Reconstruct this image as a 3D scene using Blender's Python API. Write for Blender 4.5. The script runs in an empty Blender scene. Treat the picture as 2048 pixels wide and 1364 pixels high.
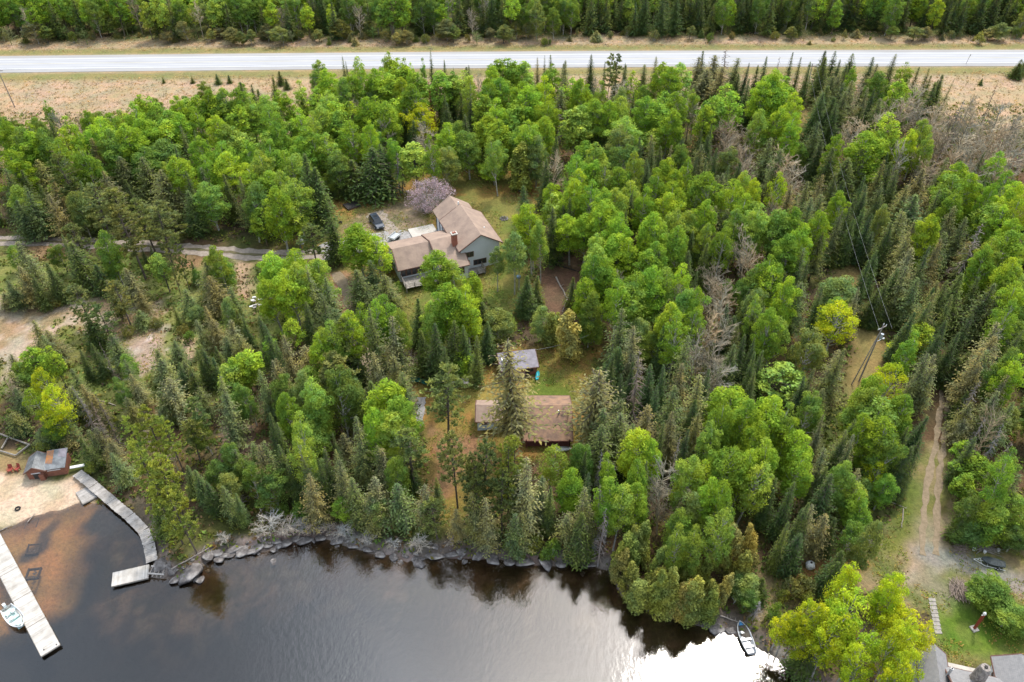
import bpy, math, random
import numpy as np
from mathutils import Vector, Matrix
R = math.radians
SC = bpy.context.scene; COL = SC.collection
# ---------------------------------------------------------------- camera, sky, sun, exposure
FPX, TH, HC = 1594.0, R(40), 90.0            # focal length in photo pixels, pitch below horizon, height
cd = bpy.data.cameras.new('drone_camera'); cam = bpy.data.objects.new('drone_camera', cd); COL.objects.link(cam)
cam.location = (0, 0, HC); cam.rotation_euler = (R(90) - TH, 0, 0)
cd.sensor_width = 36; cd.lens = 36 * FPX / 2048; cd.clip_start = 1; cd.clip_end = 9000
SC.camera = cam
SC.render.resolution_x, SC.render.resolution_y = 1024, 682
SUND = Vector((406, 804, 1521)).normalized()
sun_el = math.asin(SUND.z); sun_az = math.atan2(SUND.x, SUND.y)
sl = bpy.data.lights.new('sun', 'SUN'); sl.energy = 2.1; sl.angle = R(3.2); sl.color = (1.0, 0.95, 0.87)
so = bpy.data.objects.new('sun', sl); COL.objects.link(so); so.rotation_euler = (-SUND).to_track_quat('-Z', 'Y').to_euler()
W = bpy.data.worlds.new('World'); SC.world = W; W.use_nodes = True
nt = W.node_tree; nt.nodes.clear()
def N(t, typ, **kw):
    n = t.nodes.new(typ)
    for k, v in kw.items():
        if k.startswith('i_'):
            n.inputs[int(k[2:]) if k[2:].isdigit() else k[2:].replace('_', ' ')].default_value = v
        else: setattr(n, k, v)
    return n
sky = N(nt, 'ShaderNodeTexSky', sky_type='NISHITA', sun_disc=False, sun_elevation=sun_el, sun_rotation=sun_az)
bsky = N(nt, 'ShaderNodeBackground', i_Strength=0.10); nt.links.new(sky.outputs[0], bsky.inputs[0])
tc = N(nt, 'ShaderNodeTexCoord')
nz = N(nt, 'ShaderNodeTexNoise', i_Scale=2.2, i_Detail=6.0, i_Roughness=0.55); nt.links.new(tc.outputs['Generated'], nz.inputs['Vector'])
mask = N(nt, 'ShaderNodeMapRange', i_1=0.36, i_2=0.60, i_3=0.7, i_4=1.0); nt.links.new(nz.outputs[0], mask.inputs[0])
dot = N(nt, 'ShaderNodeVectorMath', operation='DOT_PRODUCT'); dot.inputs[1].default_value = SUND
nt.links.new(tc.outputs['Generated'], dot.inputs[0])
cl = N(nt, 'ShaderNodeMath', operation='MAXIMUM', i_1=0.0); nt.links.new(dot.outputs['Value'], cl.inputs[0])
skirt = N(nt, 'ShaderNodeMath', operation='POWER', i_1=17.0); nt.links.new(cl.outputs[0], skirt.inputs[0])      # bright cloud round the veiled sun
au = N(nt, 'ShaderNodeMapRange', interpolation_type='SMOOTHERSTEP', i_1=0.990, i_2=1.0, i_3=0.0, i_4=1.0); nt.links.new(dot.outputs['Value'], au.inputs[0])
n2 = N(nt, 'ShaderNodeTexNoise', i_Scale=4.0, i_Detail=5.0); nt.links.new(tc.outputs['Generated'], n2.inputs['Vector'])
n2m = N(nt, 'ShaderNodeMapRange', i_1=0.35, i_2=0.65, i_3=0.75, i_4=1.15); nt.links.new(n2.outputs[0], n2m.inputs[0])
a1 = N(nt, 'ShaderNodeMath', operation='MULTIPLY_ADD', i_1=7.6, i_2=1.1); nt.links.new(skirt.outputs[0], a1.inputs[0])
a2 = N(nt, 'ShaderNodeMath', operation='MULTIPLY_ADD', i_1=1.0); nt.links.new(au.outputs[0], a2.inputs[0]); nt.links.new(a1.outputs[0], a2.inputs[2])
sc_ = N(nt, 'ShaderNodeMath', operation='MULTIPLY'); nt.links.new(a2.outputs[0], sc_.inputs[0]); nt.links.new(n2m.outputs[0], sc_.inputs[1])
ccr = N(nt, 'ShaderNodeValToRGB'); ccr.color_ramp.elements[0].color = (0.80, 0.92, 1.10, 1); ccr.color_ramp.elements[1].color = (1.0, 0.94, 0.89, 1); ccr.color_ramp.elements[1].position = 0.7
nt.links.new(skirt.outputs[0], ccr.inputs[0])
bcl = N(nt, 'ShaderNodeBackground'); nt.links.new(ccr.outputs[0], bcl.inputs[0]); nt.links.new(sc_.outputs[0], bcl.inputs[1])
mx = N(nt, 'ShaderNodeMixShader'); nt.links.new(mask.outputs[0], mx.inputs[0]); nt.links.new(bsky.outputs[0], mx.inputs[1]); nt.links.new(bcl.outputs[0], mx.inputs[2])
wo = N(nt, 'ShaderNodeOutputWorld'); nt.links.new(mx.outputs[0], wo.inputs[0])
SC.view_settings.view_transform = 'Standard'; SC.view_settings.look = 'None'; SC.view_settings.gamma = 1.0
SC.view_settings.exposure = 0.38
SC.render.engine = 'CYCLES'
SC.cycles.max_bounces = 5; SC.cycles.diffuse_bounces = 4; SC.cycles.glossy_bounces = 2; SC.cycles.transmission_bounces = 2; SC.cycles.transparent_max_bounces = 6
SC.cycles.caustics_reflective = False; SC.cycles.caustics_refractive = False
rnd = random.Random(7); rng = np.random.default_rng(7)
# ---------------------------------------------------------------- helpers
cT, sT = math.cos(TH), math.sin(TH)
def ray(px, py):
    x = px - 1024; v = 682 - py
    return x, FPX * cT + v * sT, -FPX * sT + v * cT
def P(px, py, z=0.0):                       # world point at height z seen at photo pixel
    d = ray(px, py); t = (z - HC) / d[2]
    return d[0] * t, d[1] * t
def Q(x, y, z):                             # photo pixel of a world point
    dz = z - HC; dep = y * cT - dz * sT; up = y * sT + dz * cT
    return 1024 + FPX * x / dep, 682 - FPX * up / dep, dep
def tag(o, label=None, cat=None, group=None, kind=None):
    if label: o['label'] = label
    if cat: o['category'] = cat
    if group: o['group'] = group
    if kind: o['kind'] = kind
    return o
def empty(name, loc, rz=0.0, label=None, cat=None, group=None):
    o = bpy.data.objects.new(name, None); COL.objects.link(o); o.location = loc; o.rotation_euler = (0, 0, rz); o.empty_display_size = 0.2
    return tag(o, label, cat, group)
def copy_tree(o, parent=None):
    c = o.copy(); COL.objects.link(c); c.parent = parent
    for ch in o.children: copy_tree(ch, c)
    return c
def arr_mesh(name, v, f, mat=None, smooth=False):
    """v (n,3), f (m,k) arrays -> mesh"""
    v = np.asarray(v, dtype=np.float32).reshape(-1, 3); f = np.asarray(f, dtype=np.int32)
    me = bpy.data.meshes.new(name); k = f.shape[1]
    me.vertices.add(len(v)); me.vertices.foreach_set('co', v.ravel())
    me.loops.add(f.size); me.loops.foreach_set('vertex_index', f.ravel())
    me.polygons.add(len(f)); me.polygons.foreach_set('loop_start', np.arange(0, f.size, k, dtype=np.int32)); me.polygons.foreach_set('loop_total', np.full(len(f), k, dtype=np.int32))
    if smooth: me.polygons.foreach_set('use_smooth', np.ones(len(f), dtype=bool))
    me.update(calc_edges=True); me.validate()
    if mat: me.materials.append(mat)
    return me
def link(name, me, parent=None, loc=None):
    o = bpy.data.objects.new(name, me); COL.objects.link(o)
    if parent is not None: o.parent = parent
    if loc is not None: o.location = loc
    return o
class MB:
    def __init__(s): s.v = []; s.f = []
    def add(s, vs, fs):
        b = len(s.v); s.v += [tuple(p) for p in vs]; s.f += [tuple(b + i for i in f) for f in fs]; return s
    def box(s, x0, x1, y0, y1, z0, z1):
        return s.add([(x0,y0,z0),(x1,y0,z0),(x1,y1,z0),(x0,y1,z0),(x0,y0,z1),(x1,y0,z1),(x1,y1,z1),(x0,y1,z1)],
                     [(0,3,2,1),(4,5,6,7),(0,1,5,4),(1,2,6,5),(2,3,7,6),(3,0,4,7)])
    def slab(s, pts, t):                     # polygon pts (3d), thickened downwards by t
        n = len(pts); lo = [(p[0], p[1], p[2] - t) for p in pts]
        fs = [tuple(range(n)), tuple(range(2*n-1, n-1, -1))] + [(i, i+n, (i+1) % n + n, (i+1) % n) for i in range(n)]
        return s.add(list(pts) + lo, fs)
    def tube(s, pts, rs, n=6, caps=True):
        b = []; ring = []
        pts = [Vector(p) for p in pts]
        if not hasattr(rs, '__len__'): rs = [rs] * len(pts)
        for i, p in enumerate(pts):
            d = (pts[min(i+1, len(pts)-1)] - pts[max(i-1, 0)]).normalized()
            a = d.orthogonal().normalized() if abs(d.z) < .9 else Vector((1, 0, 0)); a = (a - d * a.dot(d)).normalized(); c = d.cross(a)
            for k in range(n):
                t = 2 * math.pi * k / n; b.append(p + (a * math.cos(t) + c * math.sin(t)) * rs[i])
        fs = [(i*n+k, i*n+(k+1) % n, (i+1)*n+(k+1) % n, (i+1)*n+k) for i in range(len(pts)-1) for k in range(n)]
        if caps: fs += [tuple(range(n-1, -1, -1)), tuple(range((len(pts)-1)*n, len(pts)*n))]
        return s.add(b, fs)
    def build(s, name, mat, parent=None, loc=None, smooth=False):
        me = bpy.data.meshes.new(name); me.from_pydata(s.v, [], s.f); me.materials.append(mat); me.update()
        if smooth:
            for p in me.polygons: p.use_smooth = True
        return link(name, me, parent, loc)
# ---------------------------------------------------------------- materials
def new_mat(name):
    m = bpy.data.materials.new(name); m.use_nodes = True; m.node_tree.nodes.clear(); return m, m.node_tree
def ramp(t, fac, stops):
    r = N(t, 'ShaderNodeValToRGB'); e = r.color_ramp.elements
    while len(e) < len(stops): e.new(0.5)
    for k, (p, c) in enumerate(stops): e[k].position = p; e[k].color = (*c, 1)
    t.links.new(fac, r.inputs[0]); return r.outputs[0]
def pmat(name, c1, c2=None, scale=3.0, rough=0.8, bump=0.0, metal=0.0, island=0.0, bands=None, spec=0.3, stretch=(1,1,1), c3=None):
    """noise-mixed surface; bands=(axis, freq, depth) adds grooves; island varies each separate plank/stone"""
    m, t = new_mat(name); c2 = c2 or tuple(x * 0.75 for x in c1)
    co = N(t, 'ShaderNodeTexCoord'); mp = N(t, 'ShaderNodeMapping'); mp.inputs['Scale'].default_value = stretch; t.links.new(co.outputs['Object'], mp.inputs[0])
    n = N(t, 'ShaderNodeTexNoise', i_Scale=scale, i_Detail=6.0, i_Roughness=0.65); t.links.new(mp.outputs[0], n.inputs['Vector'])
    st = [(0.34, c2), (0.62, c1)]
    if c3: st = [(0.34, c2), (0.52, c1), (0.68, c3)]
    col = ramp(t, n.outputs[0], st)
    if island:
        g = N(t, 'ShaderNodeNewGeometry'); mr = N(t, 'ShaderNodeMapRange', i_3=1 - island, i_4=1 + island); t.links.new(g.outputs['Random Per Island'], mr.inputs[0])
        vm = N(t, 'ShaderNodeVectorMath', operation='SCALE'); t.links.new(col, vm.inputs[0]); t.links.new(mr.outputs[0], vm.inputs['Scale']); col = vm.outputs[0]
    b = N(t, 'ShaderNodeBsdfPrincipled', i_Roughness=rough, i_Metallic=metal); b.inputs['Specular IOR Level'].default_value = spec
    if bands:
        w = N(t, 'ShaderNodeTexWave', wave_type='BANDS', bands_direction=bands[0], i_Scale=bands[1], i_Distortion=0.3); t.links.new(co.outputs['Object'], w.inputs[0])
        mr = N(t, 'ShaderNodeMapRange', i_1=0.0, i_2=0.35, i_3=1 - bands[2], i_4=1.0); t.links.new(w.outputs[1], mr.inputs[0])
        vm = N(t, 'ShaderNodeVectorMath', operation='SCALE'); t.links.new(col, vm.inputs[0]); t.links.new(mr.outputs[0], vm.inputs['Scale']); col = vm.outputs[0]
    t.links.new(col, b.inputs[0])
    if bump:
        bn = N(t, 'ShaderNodeBump', i_Strength=bump, i_Distance=0.1); n3 = N(t, 'ShaderNodeTexNoise', i_Scale=scale * 4, i_Detail=5.0); t.links.new(mp.outputs[0], n3.inputs['Vector'])
        t.links.new(n3.outputs[0], bn.inputs['Height']); t.links.new(bn.outputs[0], b.inputs['Normal'])
    o = N(t, 'ShaderNodeOutputMaterial'); t.links.new(b.outputs[0], o.inputs[0]); return m
def leaf_mat(name, trans=0.3, use_attr=False, var=0.3, young=(1.35, 1.15, 0.8), through=(1.25, 1.2, 0.6)):
    """foliage: object colour (or 'tint' attribute) varied per leaf spray and in broad clumps"""
    m, t = new_mat(name)
    if use_attr: src = N(t, 'ShaderNodeAttribute', attribute_name='tint').outputs[0]
    else: src = N(t, 'ShaderNodeObjectInfo').outputs['Color']
    g = N(t, 'ShaderNodeNewGeometry'); mr = N(t, 'ShaderNodeMapRange', i_3=1 - var, i_4=1 + var); t.links.new(g.outputs['Random Per Island'], mr.inputs[0])
    vm = N(t, 'ShaderNodeVectorMath', operation='SCALE'); t.links.new(src, vm.inputs[0]); t.links.new(mr.outputs[0], vm.inputs['Scale'])
    n = N(t, 'ShaderNodeTexNoise', i_Scale=0.55, i_Detail=2.0); t.links.new(g.outputs['Position'], n.inputs['Vector'])
    f = ramp(t, n.outputs[0], [(0.38, (0.82, 0.9, 1.0)), (0.62, young)])
    mu = N(t, 'ShaderNodeVectorMath', operation='MULTIPLY'); t.links.new(vm.outputs[0], mu.inputs[0]); t.links.new(f, mu.inputs[1])
    d = N(t, 'ShaderNodeBsdfDiffuse'); t.links.new(mu.outputs[0], d.inputs[0])
    tr = N(t, 'ShaderNodeBsdfTranslucent'); m2 = N(t, 'ShaderNodeVectorMath', operation='MULTIPLY'); m2.inputs[1].default_value = through
    t.links.new(mu.outputs[0], m2.inputs[0]); t.links.new(m2.outputs[0], tr.inputs[0])
    mx = N(t, 'ShaderNodeMixShader', i_0=trans); t.links.new(d.outputs[0], mx.inputs[1]); t.links.new(tr.outputs[0], mx.inputs[2])
    o = N(t, 'ShaderNodeOutputMaterial'); t.links.new(mx.outputs[0], o.inputs[0]); return m
M_LEAF = leaf_mat('leaves', 0.46, var=0.28, young=(1.25, 1.1, 0.85)); M_NEEDLE = leaf_mat('needles', 0.30, var=0.32, young=(1.25, 1.15, 0.9), through=(1.15, 1.1, 0.8)); M_STUFF = leaf_mat('undergrowth', 0.25, True, 0.3)
M_BLOSS = leaf_mat('blossom_petals', 0.25, var=0.4, young=(1, 1, 1), through=(1, 1, 1))
M_BIRCH = pmat('pale_bark', (0.50, 0.48, 0.42), (0.16, 0.14, 0.12), 2.2, 0.9)
M_BARK = pmat('grey_brown_bark', (0.13, 0.105, 0.085), (0.06, 0.048, 0.04), 4, 0.95)
M_TWIG = leaf_mat('bare_twigs', 0.0, var=0.3, young=(1.1, 1.05, 1.0))
M_PLANK = pmat('weathered_planks', (0.40, 0.37, 0.34), (0.26, 0.235, 0.21), 1.2, 0.85, island=0.16)
M_PLANKL = pmat('pale_dock_planks', (0.52, 0.485, 0.44), (0.37, 0.335, 0.29), 0.8, 0.8, island=0.15)
M_DARK = pmat('dark_timber', (0.05, 0.045, 0.04), (0.025, 0.022, 0.02), 3)
M_TIMBER = pmat('grey_timber', (0.30, 0.27, 0.23), (0.17, 0.15, 0.13), 3, island=0.2)
M_ROOFT = pmat('tan_shingles', (0.345, 0.25, 0.19), (0.255, 0.185, 0.145), 0.6, 0.9, bands=('Z', 3.2, 0.07), bump=0.3)
M_ROOFC = pmat('brown_cabin_shingles', (0.33, 0.20, 0.125), (0.18, 0.12, 0.09), 0.9, 0.9, bands=('Z', 4.0, 0.16), bump=0.3)
M_ROOFG = pmat('grey_shingles', (0.26, 0.25, 0.245), (0.205, 0.20, 0.20), 2.0, 0.9, bands=('Z', 3.0, 0.06), bump=0.3)
M_ROOFL = pmat('pale_cabin_shingles', (0.36, 0.26, 0.20), (0.27, 0.19, 0.145), 1.2, 0.9, bands=('Z', 4.0, 0.14), bump=0.3)
M_METAL = pmat('weathered_ribbed_metal', (0.27, 0.245, 0.27), (0.17, 0.155, 0.17), 1.2, 0.65, bands=('X', 1.6, 0.35), metal=0.0)
M_METALG = pmat('grey_metal_roofing', (0.23, 0.24, 0.245), (0.12, 0.125, 0.13), 1.1, 0.5, bands=('X', 1.4, 0.15), metal=0.3)
M_RUST = pmat('rusty_metal', (0.40, 0.16, 0.045), (0.18, 0.12, 0.09), 1.2, 0.8)
M_SIDING = pmat('light_grey_siding', (0.66, 0.68, 0.72), (0.61, 0.63, 0.67), 1, 0.7, bands=('Z', 1.7, 0.12))
M_SIDEBLUE = pmat('pale_blue_siding', (0.66, 0.76, 0.80), (0.60, 0.70, 0.74), 1, 0.7, bands=('Z', 1.7, 0.1))
M_TRIM = pmat('brown_trim', (0.14, 0.075, 0.055), (0.11, 0.06, 0.045), 3)
M_WHITE = pmat('white_paint', (0.75, 0.75, 0.73), (0.66, 0.66, 0.64), 3, 0.5)
M_GLASS = pmat('dark_window_glass', (0.03, 0.035, 0.04), (0.02, 0.022, 0.025), 1, 0.08, spec=0.7)
M_BRICK = pmat('red_brick', (0.36, 0.14, 0.09), (0.24, 0.09, 0.06), 6, 0.9, bands=('Z', 4, 0.2))
M_CONC = pmat('concrete', (0.50, 0.46, 0.40), (0.40, 0.365, 0.32), 0.8, 0.9)
M_REDW = pmat('red_brown_boards', (0.26, 0.105, 0.065), (0.18, 0.075, 0.05), 2, 0.8, bands=('X', 2.0, 0.12))
M_DECKR = pmat('dark_red_deck', (0.15, 0.05, 0.04), (0.10, 0.035, 0.03), 2)
M_STONE = pmat('mortared_field_stone', (0.38, 0.33, 0.29), (0.13, 0.11, 0.10), 3.5, 0.9, bump=0.8)
M_ROCK = pmat('lake_rock', (0.17, 0.152, 0.142), (0.06, 0.052, 0.048), 0.9, 0.85, bump=1.0, c3=(0.36, 0.335, 0.31))
M_ASPH = pmat('worn_asphalt', (0.395, 0.395, 0.405), (0.32, 0.32, 0.33), 0.9, 0.9, stretch=(0.1, 1, 1))
M_SHLD = pmat('gravel_shoulder', (0.34, 0.33, 0.32), (0.27, 0.26, 0.25), 0.4, 0.95, stretch=(0.1, 1, 1))
M_YEL = pmat('faded_yellow_paint', (0.50, 0.44, 0.25)); M_LINE = pmat('white_road_paint', (0.72, 0.72, 0.72)); M_SLAB = pmat('worn_path_stone', (0.33, 0.30, 0.26), (0.22, 0.20, 0.175), 2.0, 0.9)
M_BLUEB = pmat('blue_paint', (0.06, 0.22, 0.42)); M_PALEB = pmat('pale_blue_plastic', (0.22, 0.33, 0.42)); M_ALU = pmat('dull_aluminium', (0.50, 0.52, 0.54), (0.38, 0.40, 0.42), 2, 0.4, metal=0.5)
M_MINT = pmat('pale_mint_boat_interior', (0.50, 0.66, 0.62), (0.42, 0.58, 0.54), 2, 0.5)
M_BLACKC = pmat('black_cover_cloth', (0.012, 0.02, 0.022), (0.03, 0.045, 0.05), 3, 0.35, bump=0.8, spec=0.6)
M_CAR = pmat('dark_blue_grey_car_paint', (0.035, 0.045, 0.06), (0.03, 0.04, 0.055), 1, 0.15, spec=0.8); M_TYRE = pmat('rubber', (0.02, 0.02, 0.02))
M_RED = pmat('red_paint', (0.30, 0.055, 0.035), (0.22, 0.045, 0.03), 2, 0.6); M_TURQ = pmat('turquoise_plastic', (0.02, 0.36, 0.40), (0.015, 0.30, 0.34), 2, 0.4)
M_NET = pmat('green_netting', (0.02, 0.16, 0.12), (0.015, 0.09, 0.07), 3); M_LOG = pmat('bleached_log', (0.36, 0.31, 0.27), (0.20, 0.17, 0.145), 3, island=0.25)
M_WETW = pmat('sunken_wood', (0.13, 0.095, 0.06), (0.06, 0.045, 0.03), 3)
M_STICK = pmat('cut_sticks', (0.33, 0.26, 0.21), (0.16, 0.12, 0.10), 5, island=0.35)
# ---------------------------------------------------------------- terrain
SHORE_PX = [(-1500,1130),(-500,1075),(-150,1085),(0,1062),(60,1037),(120,1018),(170,1003),(215,1012),(262,1020),(285,1050),(300,1085),(308,1120),(302,1158),(345,1162),(395,1162),(410,1128),(450,1112),(500,1108),(560,1095),(600,1085),(650,1078),(700,1095),(760,1108),(820,1122),(880,1112),(950,1120),(1030,1128),(1100,1132),(1170,1132),(1215,1140),(1235,1180),(1275,1215),(1330,1235),(1400,1252),(1445,1262),(1490,1285),(1540,1312),(1600,1350),(1660,1400),(1740,1470),(1850,1570)]
SH = [P(*p) for p in SHORE_PX]
SH = np.array([(-3500, SH[0][1] - 200)] + SH + [(60, 5), (90, -80), (400, -300), (3500, -500)])
LAND = np.vstack([SH, [(3500, 6000), (-3500, 6000)]])
def seg_dist(X, Y, L):
    d = np.full(X.shape, 1e9)
    for (ax, ay), (bx, by) in zip(L[:-1], L[1:]):
        dx, dy = bx - ax, by - ay; t = np.clip(((X-ax)*dx + (Y-ay)*dy) / (dx*dx+dy*dy+1e-9), 0, 1)
        d = np.minimum(d, np.hypot(X - ax - t*dx, Y - ay - t*dy))
    return d
def inside(X, Y, L):
    r = np.zeros(X.shape, bool); n = len(L)
    for i in range(n):
        ax, ay = L[i]; bx, by = L[(i+1) % n]
        if ay == by: continue
        c = ((ay > Y) != (by > Y)) & (X < (bx-ax)*(Y-ay)/(by-ay)+ax); r ^= c
    return r
def sdf(X, Y, L):                            # positive inside the polygon
    Lc = np.vstack([L, L[:1]]); return np.where(inside(X, Y, L), 1, -1) * seg_dist(X, Y, Lc)
_T = rng.random((256, 256))
def vnoise(X, Y, s, off=0.0):
    x = X / s + off; y = Y / s + off * 1.7; xi = np.floor(x).astype(int); yi = np.floor(y).astype(int); fx = x - xi; fy = y - yi
    fx = fx*fx*(3-2*fx); fy = fy*fy*(3-2*fy); g = lambda a, b: _T[a & 255, b & 255]
    return (g(xi,yi)*(1-fx)+g(xi+1,yi)*fx)*(1-fy) + (g(xi,yi+1)*(1-fx)+g(xi+1,yi+1)*fx)*fy
def fbm(X, Y, s, off=0.0): return (vnoise(X,Y,s,off)*.5 + vnoise(X,Y,s/2.1,off+3)*.3 + vnoise(X,Y,s/4.3,off+9)*.2)
def ss(a, b, x): t = np.clip((x-a)/(b-a), 0, 1); return t*t*(3-2*t)
def lin(a, b, st): return np.arange(a, b, st)
def coarse(a, b, n): return a + (b-a) * (np.linspace(0, 1, n) ** 2)
xs = np.concatenate([-240 - coarse(0, 3000, 16)[::-1][:-1], lin(-240, -96, 1.6), lin(-96, 96, 0.6), lin(96, 240, 1.6), 240 + coarse(0, 3000, 16)])
ys = np.concatenate([-20 - coarse(0, 600, 8)[::-1][:-1], lin(-20, 36, 4), lin(36, 175, 0.6), lin(175, 345, 1.4), 345 + coarse(0, 4500, 20)])
X, Y = np.meshgrid(xs, ys)
D = np.where(inside(X, Y, LAND), 1, -1) * seg_dist(X, Y, SH)
D = D + (fbm(X, Y, 3.0) - 0.5) * 1.3 * (np.abs(D) < 12)
BW = ss(8, -2, seg_dist(X, Y, np.array([P(-500,1040), P(-100,1020), P(60,1010), P(150,985)])) - 8)     # beach weight
def road_y(x): return 229.4 + 0.017*x - 5.4e-5*x*x
Z = np.where(D > 0, (0.75*ss(0, 2.2, D))*(1-BW) + BW*0.075*np.clip(D, 0, 10) + 0.8*ss(4, 30, D) + 1.3*ss(38, 70, D) + 0.9*ss(95, 160, D), 0)
Z = Z + (fbm(X, Y, 9.0, 5) - 0.5) * 0.8 * ss(3, 12, D) * (1 - 0.8*BW)
Z = np.where(D <= 0, -np.minimum(-D * (0.22*(1-BW) + 0.055*BW), 3.5) + (fbm(X, Y, 4.0, 2)-.5)*0.5*ss(0, -4, D)*(1-BW), Z)
rd = np.abs(Y - road_y(X)); inroad = (np.abs(X) < 1500)
Z = np.where(inroad, Z + (3.95 - Z) * ss(15, 7.5, rd), Z)
Z = np.where(D < -0.3, np.minimum(Z, -0.03), Z)
def hgt(x, y):
    i = np.clip(np.searchsorted(xs, x) - 1, 0, len(xs)-2); j = np.clip(np.searchsorted(ys, y) - 1, 0, len(ys)-2)
    u = (x - xs[i])/(xs[i+1]-xs[i]); v = (y-ys[j])/(ys[j+1]-ys[j])
    return float((Z[j,i]*(1-u)+Z[j,i+1]*u)*(1-v)+(Z[j+1,i]*(1-u)+Z[j+1,i+1]*u)*v)
def land_d(x, y):
    i = np.clip(np.searchsorted(xs, x), 0, len(xs)-1); j = np.clip(np.searchsorted(ys, y), 0, len(ys)-1); return float(D[j, i])
def G(px, py, up=0.0):                      # ground point seen at a photo pixel (optionally the point `up` metres above ground)
    z = 1.5 + up
    for _ in range(6): x, y = P(px, py, z); z = max(hgt(x, y), 0.0 if up else -9) + up
    return x, y, z - up
def pxl(L, z=2.0): return np.array([G(*p)[:2] for p in L])
# ground colours: where each kind of ground lies
C = np.zeros(X.shape + (3,)); n1 = fbm(X, Y, 7.0, 11); n2_ = fbm(X, Y, 2.4, 21); n3_ = fbm(X, Y, 18.0, 31)
def put(w, col):
    global C
    w = np.clip(w, 0, 1)[..., None]; C = C*(1-w) + np.array(col)*w
def zone(poly, soft, col, amp=1.0, colr2=None):
    s = sdf(X, Y, pxl(poly)) + (n2_ - .5) * 3.0 * amp
    w = ss(-soft, soft, s); put(w, col)
    if colr2 is not None: put(w * ss(.45, .62, n2_), colr2)
def trackz(line, wid, soft, col, amp=1.0, k=1.0):
    s = wid/2 - seg_dist(X, Y, pxl(line)) + (n2_-.5)*amp
    put(ss(-soft, soft, s)*k, col)
put(np.ones(X.shape), (0.085, 0.062, 0.038)); put(ss(.42, .62, n1), (0.075, 0.085, 0.025)); put(ss(.52, .7, n3_)*.7, (0.12, 0.075, 0.04))
put(ss(.55, .7, n2_)*.5, (0.05, 0.045, 0.025))
GRASS = (0.125, 0.150, 0.032); ORANGE = (0.23, 0.135, 0.042); OLIVE = (0.17, 0.16, 0.045); STRAW = (0.34, 0.255, 0.15); PINK = (0.36, 0.265, 0.19)
YARD = [(560,490),(640,450),(650,405),(700,385),(800,352),(960,342),(1130,345),(1092,375),(1070,430),(1012,470),(1060,560),(1030,640),(960,600),(880,640),(830,720),(800,640),(790,560),(700,560),(640,500)]
zone(YARD, 1.5, OLIVE, 1.2, ORANGE); zone([(900,350),(1100,355),(1060,440),(990,440)], 2, OLIVE); zone([(960,370),(1110,372),(1090,400),(960,395)], 2, ORANGE, 1)
zone([(990,420),(1050,440),(1040,560),(1010,640),(950,600),(1000,520)], 2, GRASS, 1.5, OLIVE); zone([(790,565),(880,560),(900,620),(840,700),(810,640)], 2, GRASS, 1.5, OLIVE)
zone([(680,455),(800,395),(860,420),(830,460),(720,490)], 2.0, (0.19, 0.15, 0.09), 1.5, (0.27, 0.20, 0.13))
WOOD = [(1060,490),(1160,500),(1175,640),(1100,640)]; zone(WOOD, 1.5, (0.14, 0.085, 0.055), 1.5)
CAB = [(812,762),(900,745),(960,720),(1000,690),(1090,690),(1200,700),(1190,820),(1160,915),(1040,930),(980,1000),(900,1060),(850,1040),(845,900),(830,800)]
zone(CAB, 1.5, (0.20, 0.155, 0.04), 1.2, ORANGE); zone([(1070,720),(1140,770),(1160,800),(1050,800)], 1.8, (0.10, 0.13, 0.022), 1); zone([(860,860),(960,870),(960,930),(860,1010)], 1.5, (0.22, 0.125, 0.065), 1.5)
zone([(880,770),(990,770),(985,800),(880,800)], 1.5, (0.22, 0.18, 0.045), 1)
zone([(640,900),(720,900),(720,1040),(640,1060)], 1.5, (0.15, 0.08, 0.05), 1.5); zone([(430,840),(500,840),(500,900),(440,910)], 1, (0.19, 0.13, 0.10), 1)
LCLR = [(-40,590),(120,600),(230,590),(335,605),(330,720),(262,765),(240,690),(120,640),(60,720),(-40,720)]
zone([(-60,500),(600,520),(640,640),(420,800),(-60,780)], 3, (0.17, 0.18, 0.055), 2.5, (0.12, 0.15, 0.035)); zone(LCLR, 1.0, (0.29, 0.21, 0.12), 1.8, (0.36, 0.29, 0.21))
zone([(250,670),(330,670),(330,730),(270,760)], 1.0, (0.31, 0.24, 0.18), 1.8, (0.42,0.36,0.31)); zone([(0,690),(60,660),(40,740),(0,760)], 1.0, (0.36, 0.29, 0.22), 1.5); zone([(370,670),(390,680),(385,730),(372,730)], .6, (0.40,0.27,0.18)); zone([(470,520),(505,525),(500,600),(470,590)], 1, (0.36,0.25,0.16))
zone([(640,545),(700,545),(710,620),(680,640)], 1.2, (0.28, 0.17, 0.10)); zone([(60,490),(140,490),(130,515),(60,520)], 1, (0.28,0.17,0.09)); zone([(350,505),(410,510),(400,540),(350,540)], 1, (0.24,0.15,0.08))
trackz([(1605,150),(1612,200),(1625,260),(1650,330),(1690,540),(1740,700),(1720,790)], 5.0, 1.5, (0.22, 0.17, 0.065), 2)
RYARD = [(1770,930),(1905,880),(1905,1060),(1990,1085),(2200,1150),(2200,1420),(1850,1330),(1860,1230),(1700,1180),(1560,1190),(1530,1260),(1500,1240),(1520,1150),(1640,1110),(1740,1090),(1800,1000)]
zone(RYARD, 1.2, (0.155, 0.155, 0.05), 1.8, (0.22, 0.175, 0.09)); zone([(1800,960),(1835,960),(1830,1120),(1770,1100)], 1.5, (0.12, 0.14, 0.03), 1.5)
zone([(1860,1180),(1960,1180),(2100,1230),(2100,1300),(1990,1310),(1880,1310)], 1.0, (0.095, 0.155, 0.02), 1.0, (0.12, 0.16, 0.03)); zone([(1840,1160),(1900,1150),(1910,1200),(1860,1210)], 1.0, (0.095, 0.155, 0.02), 1.0)
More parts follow.
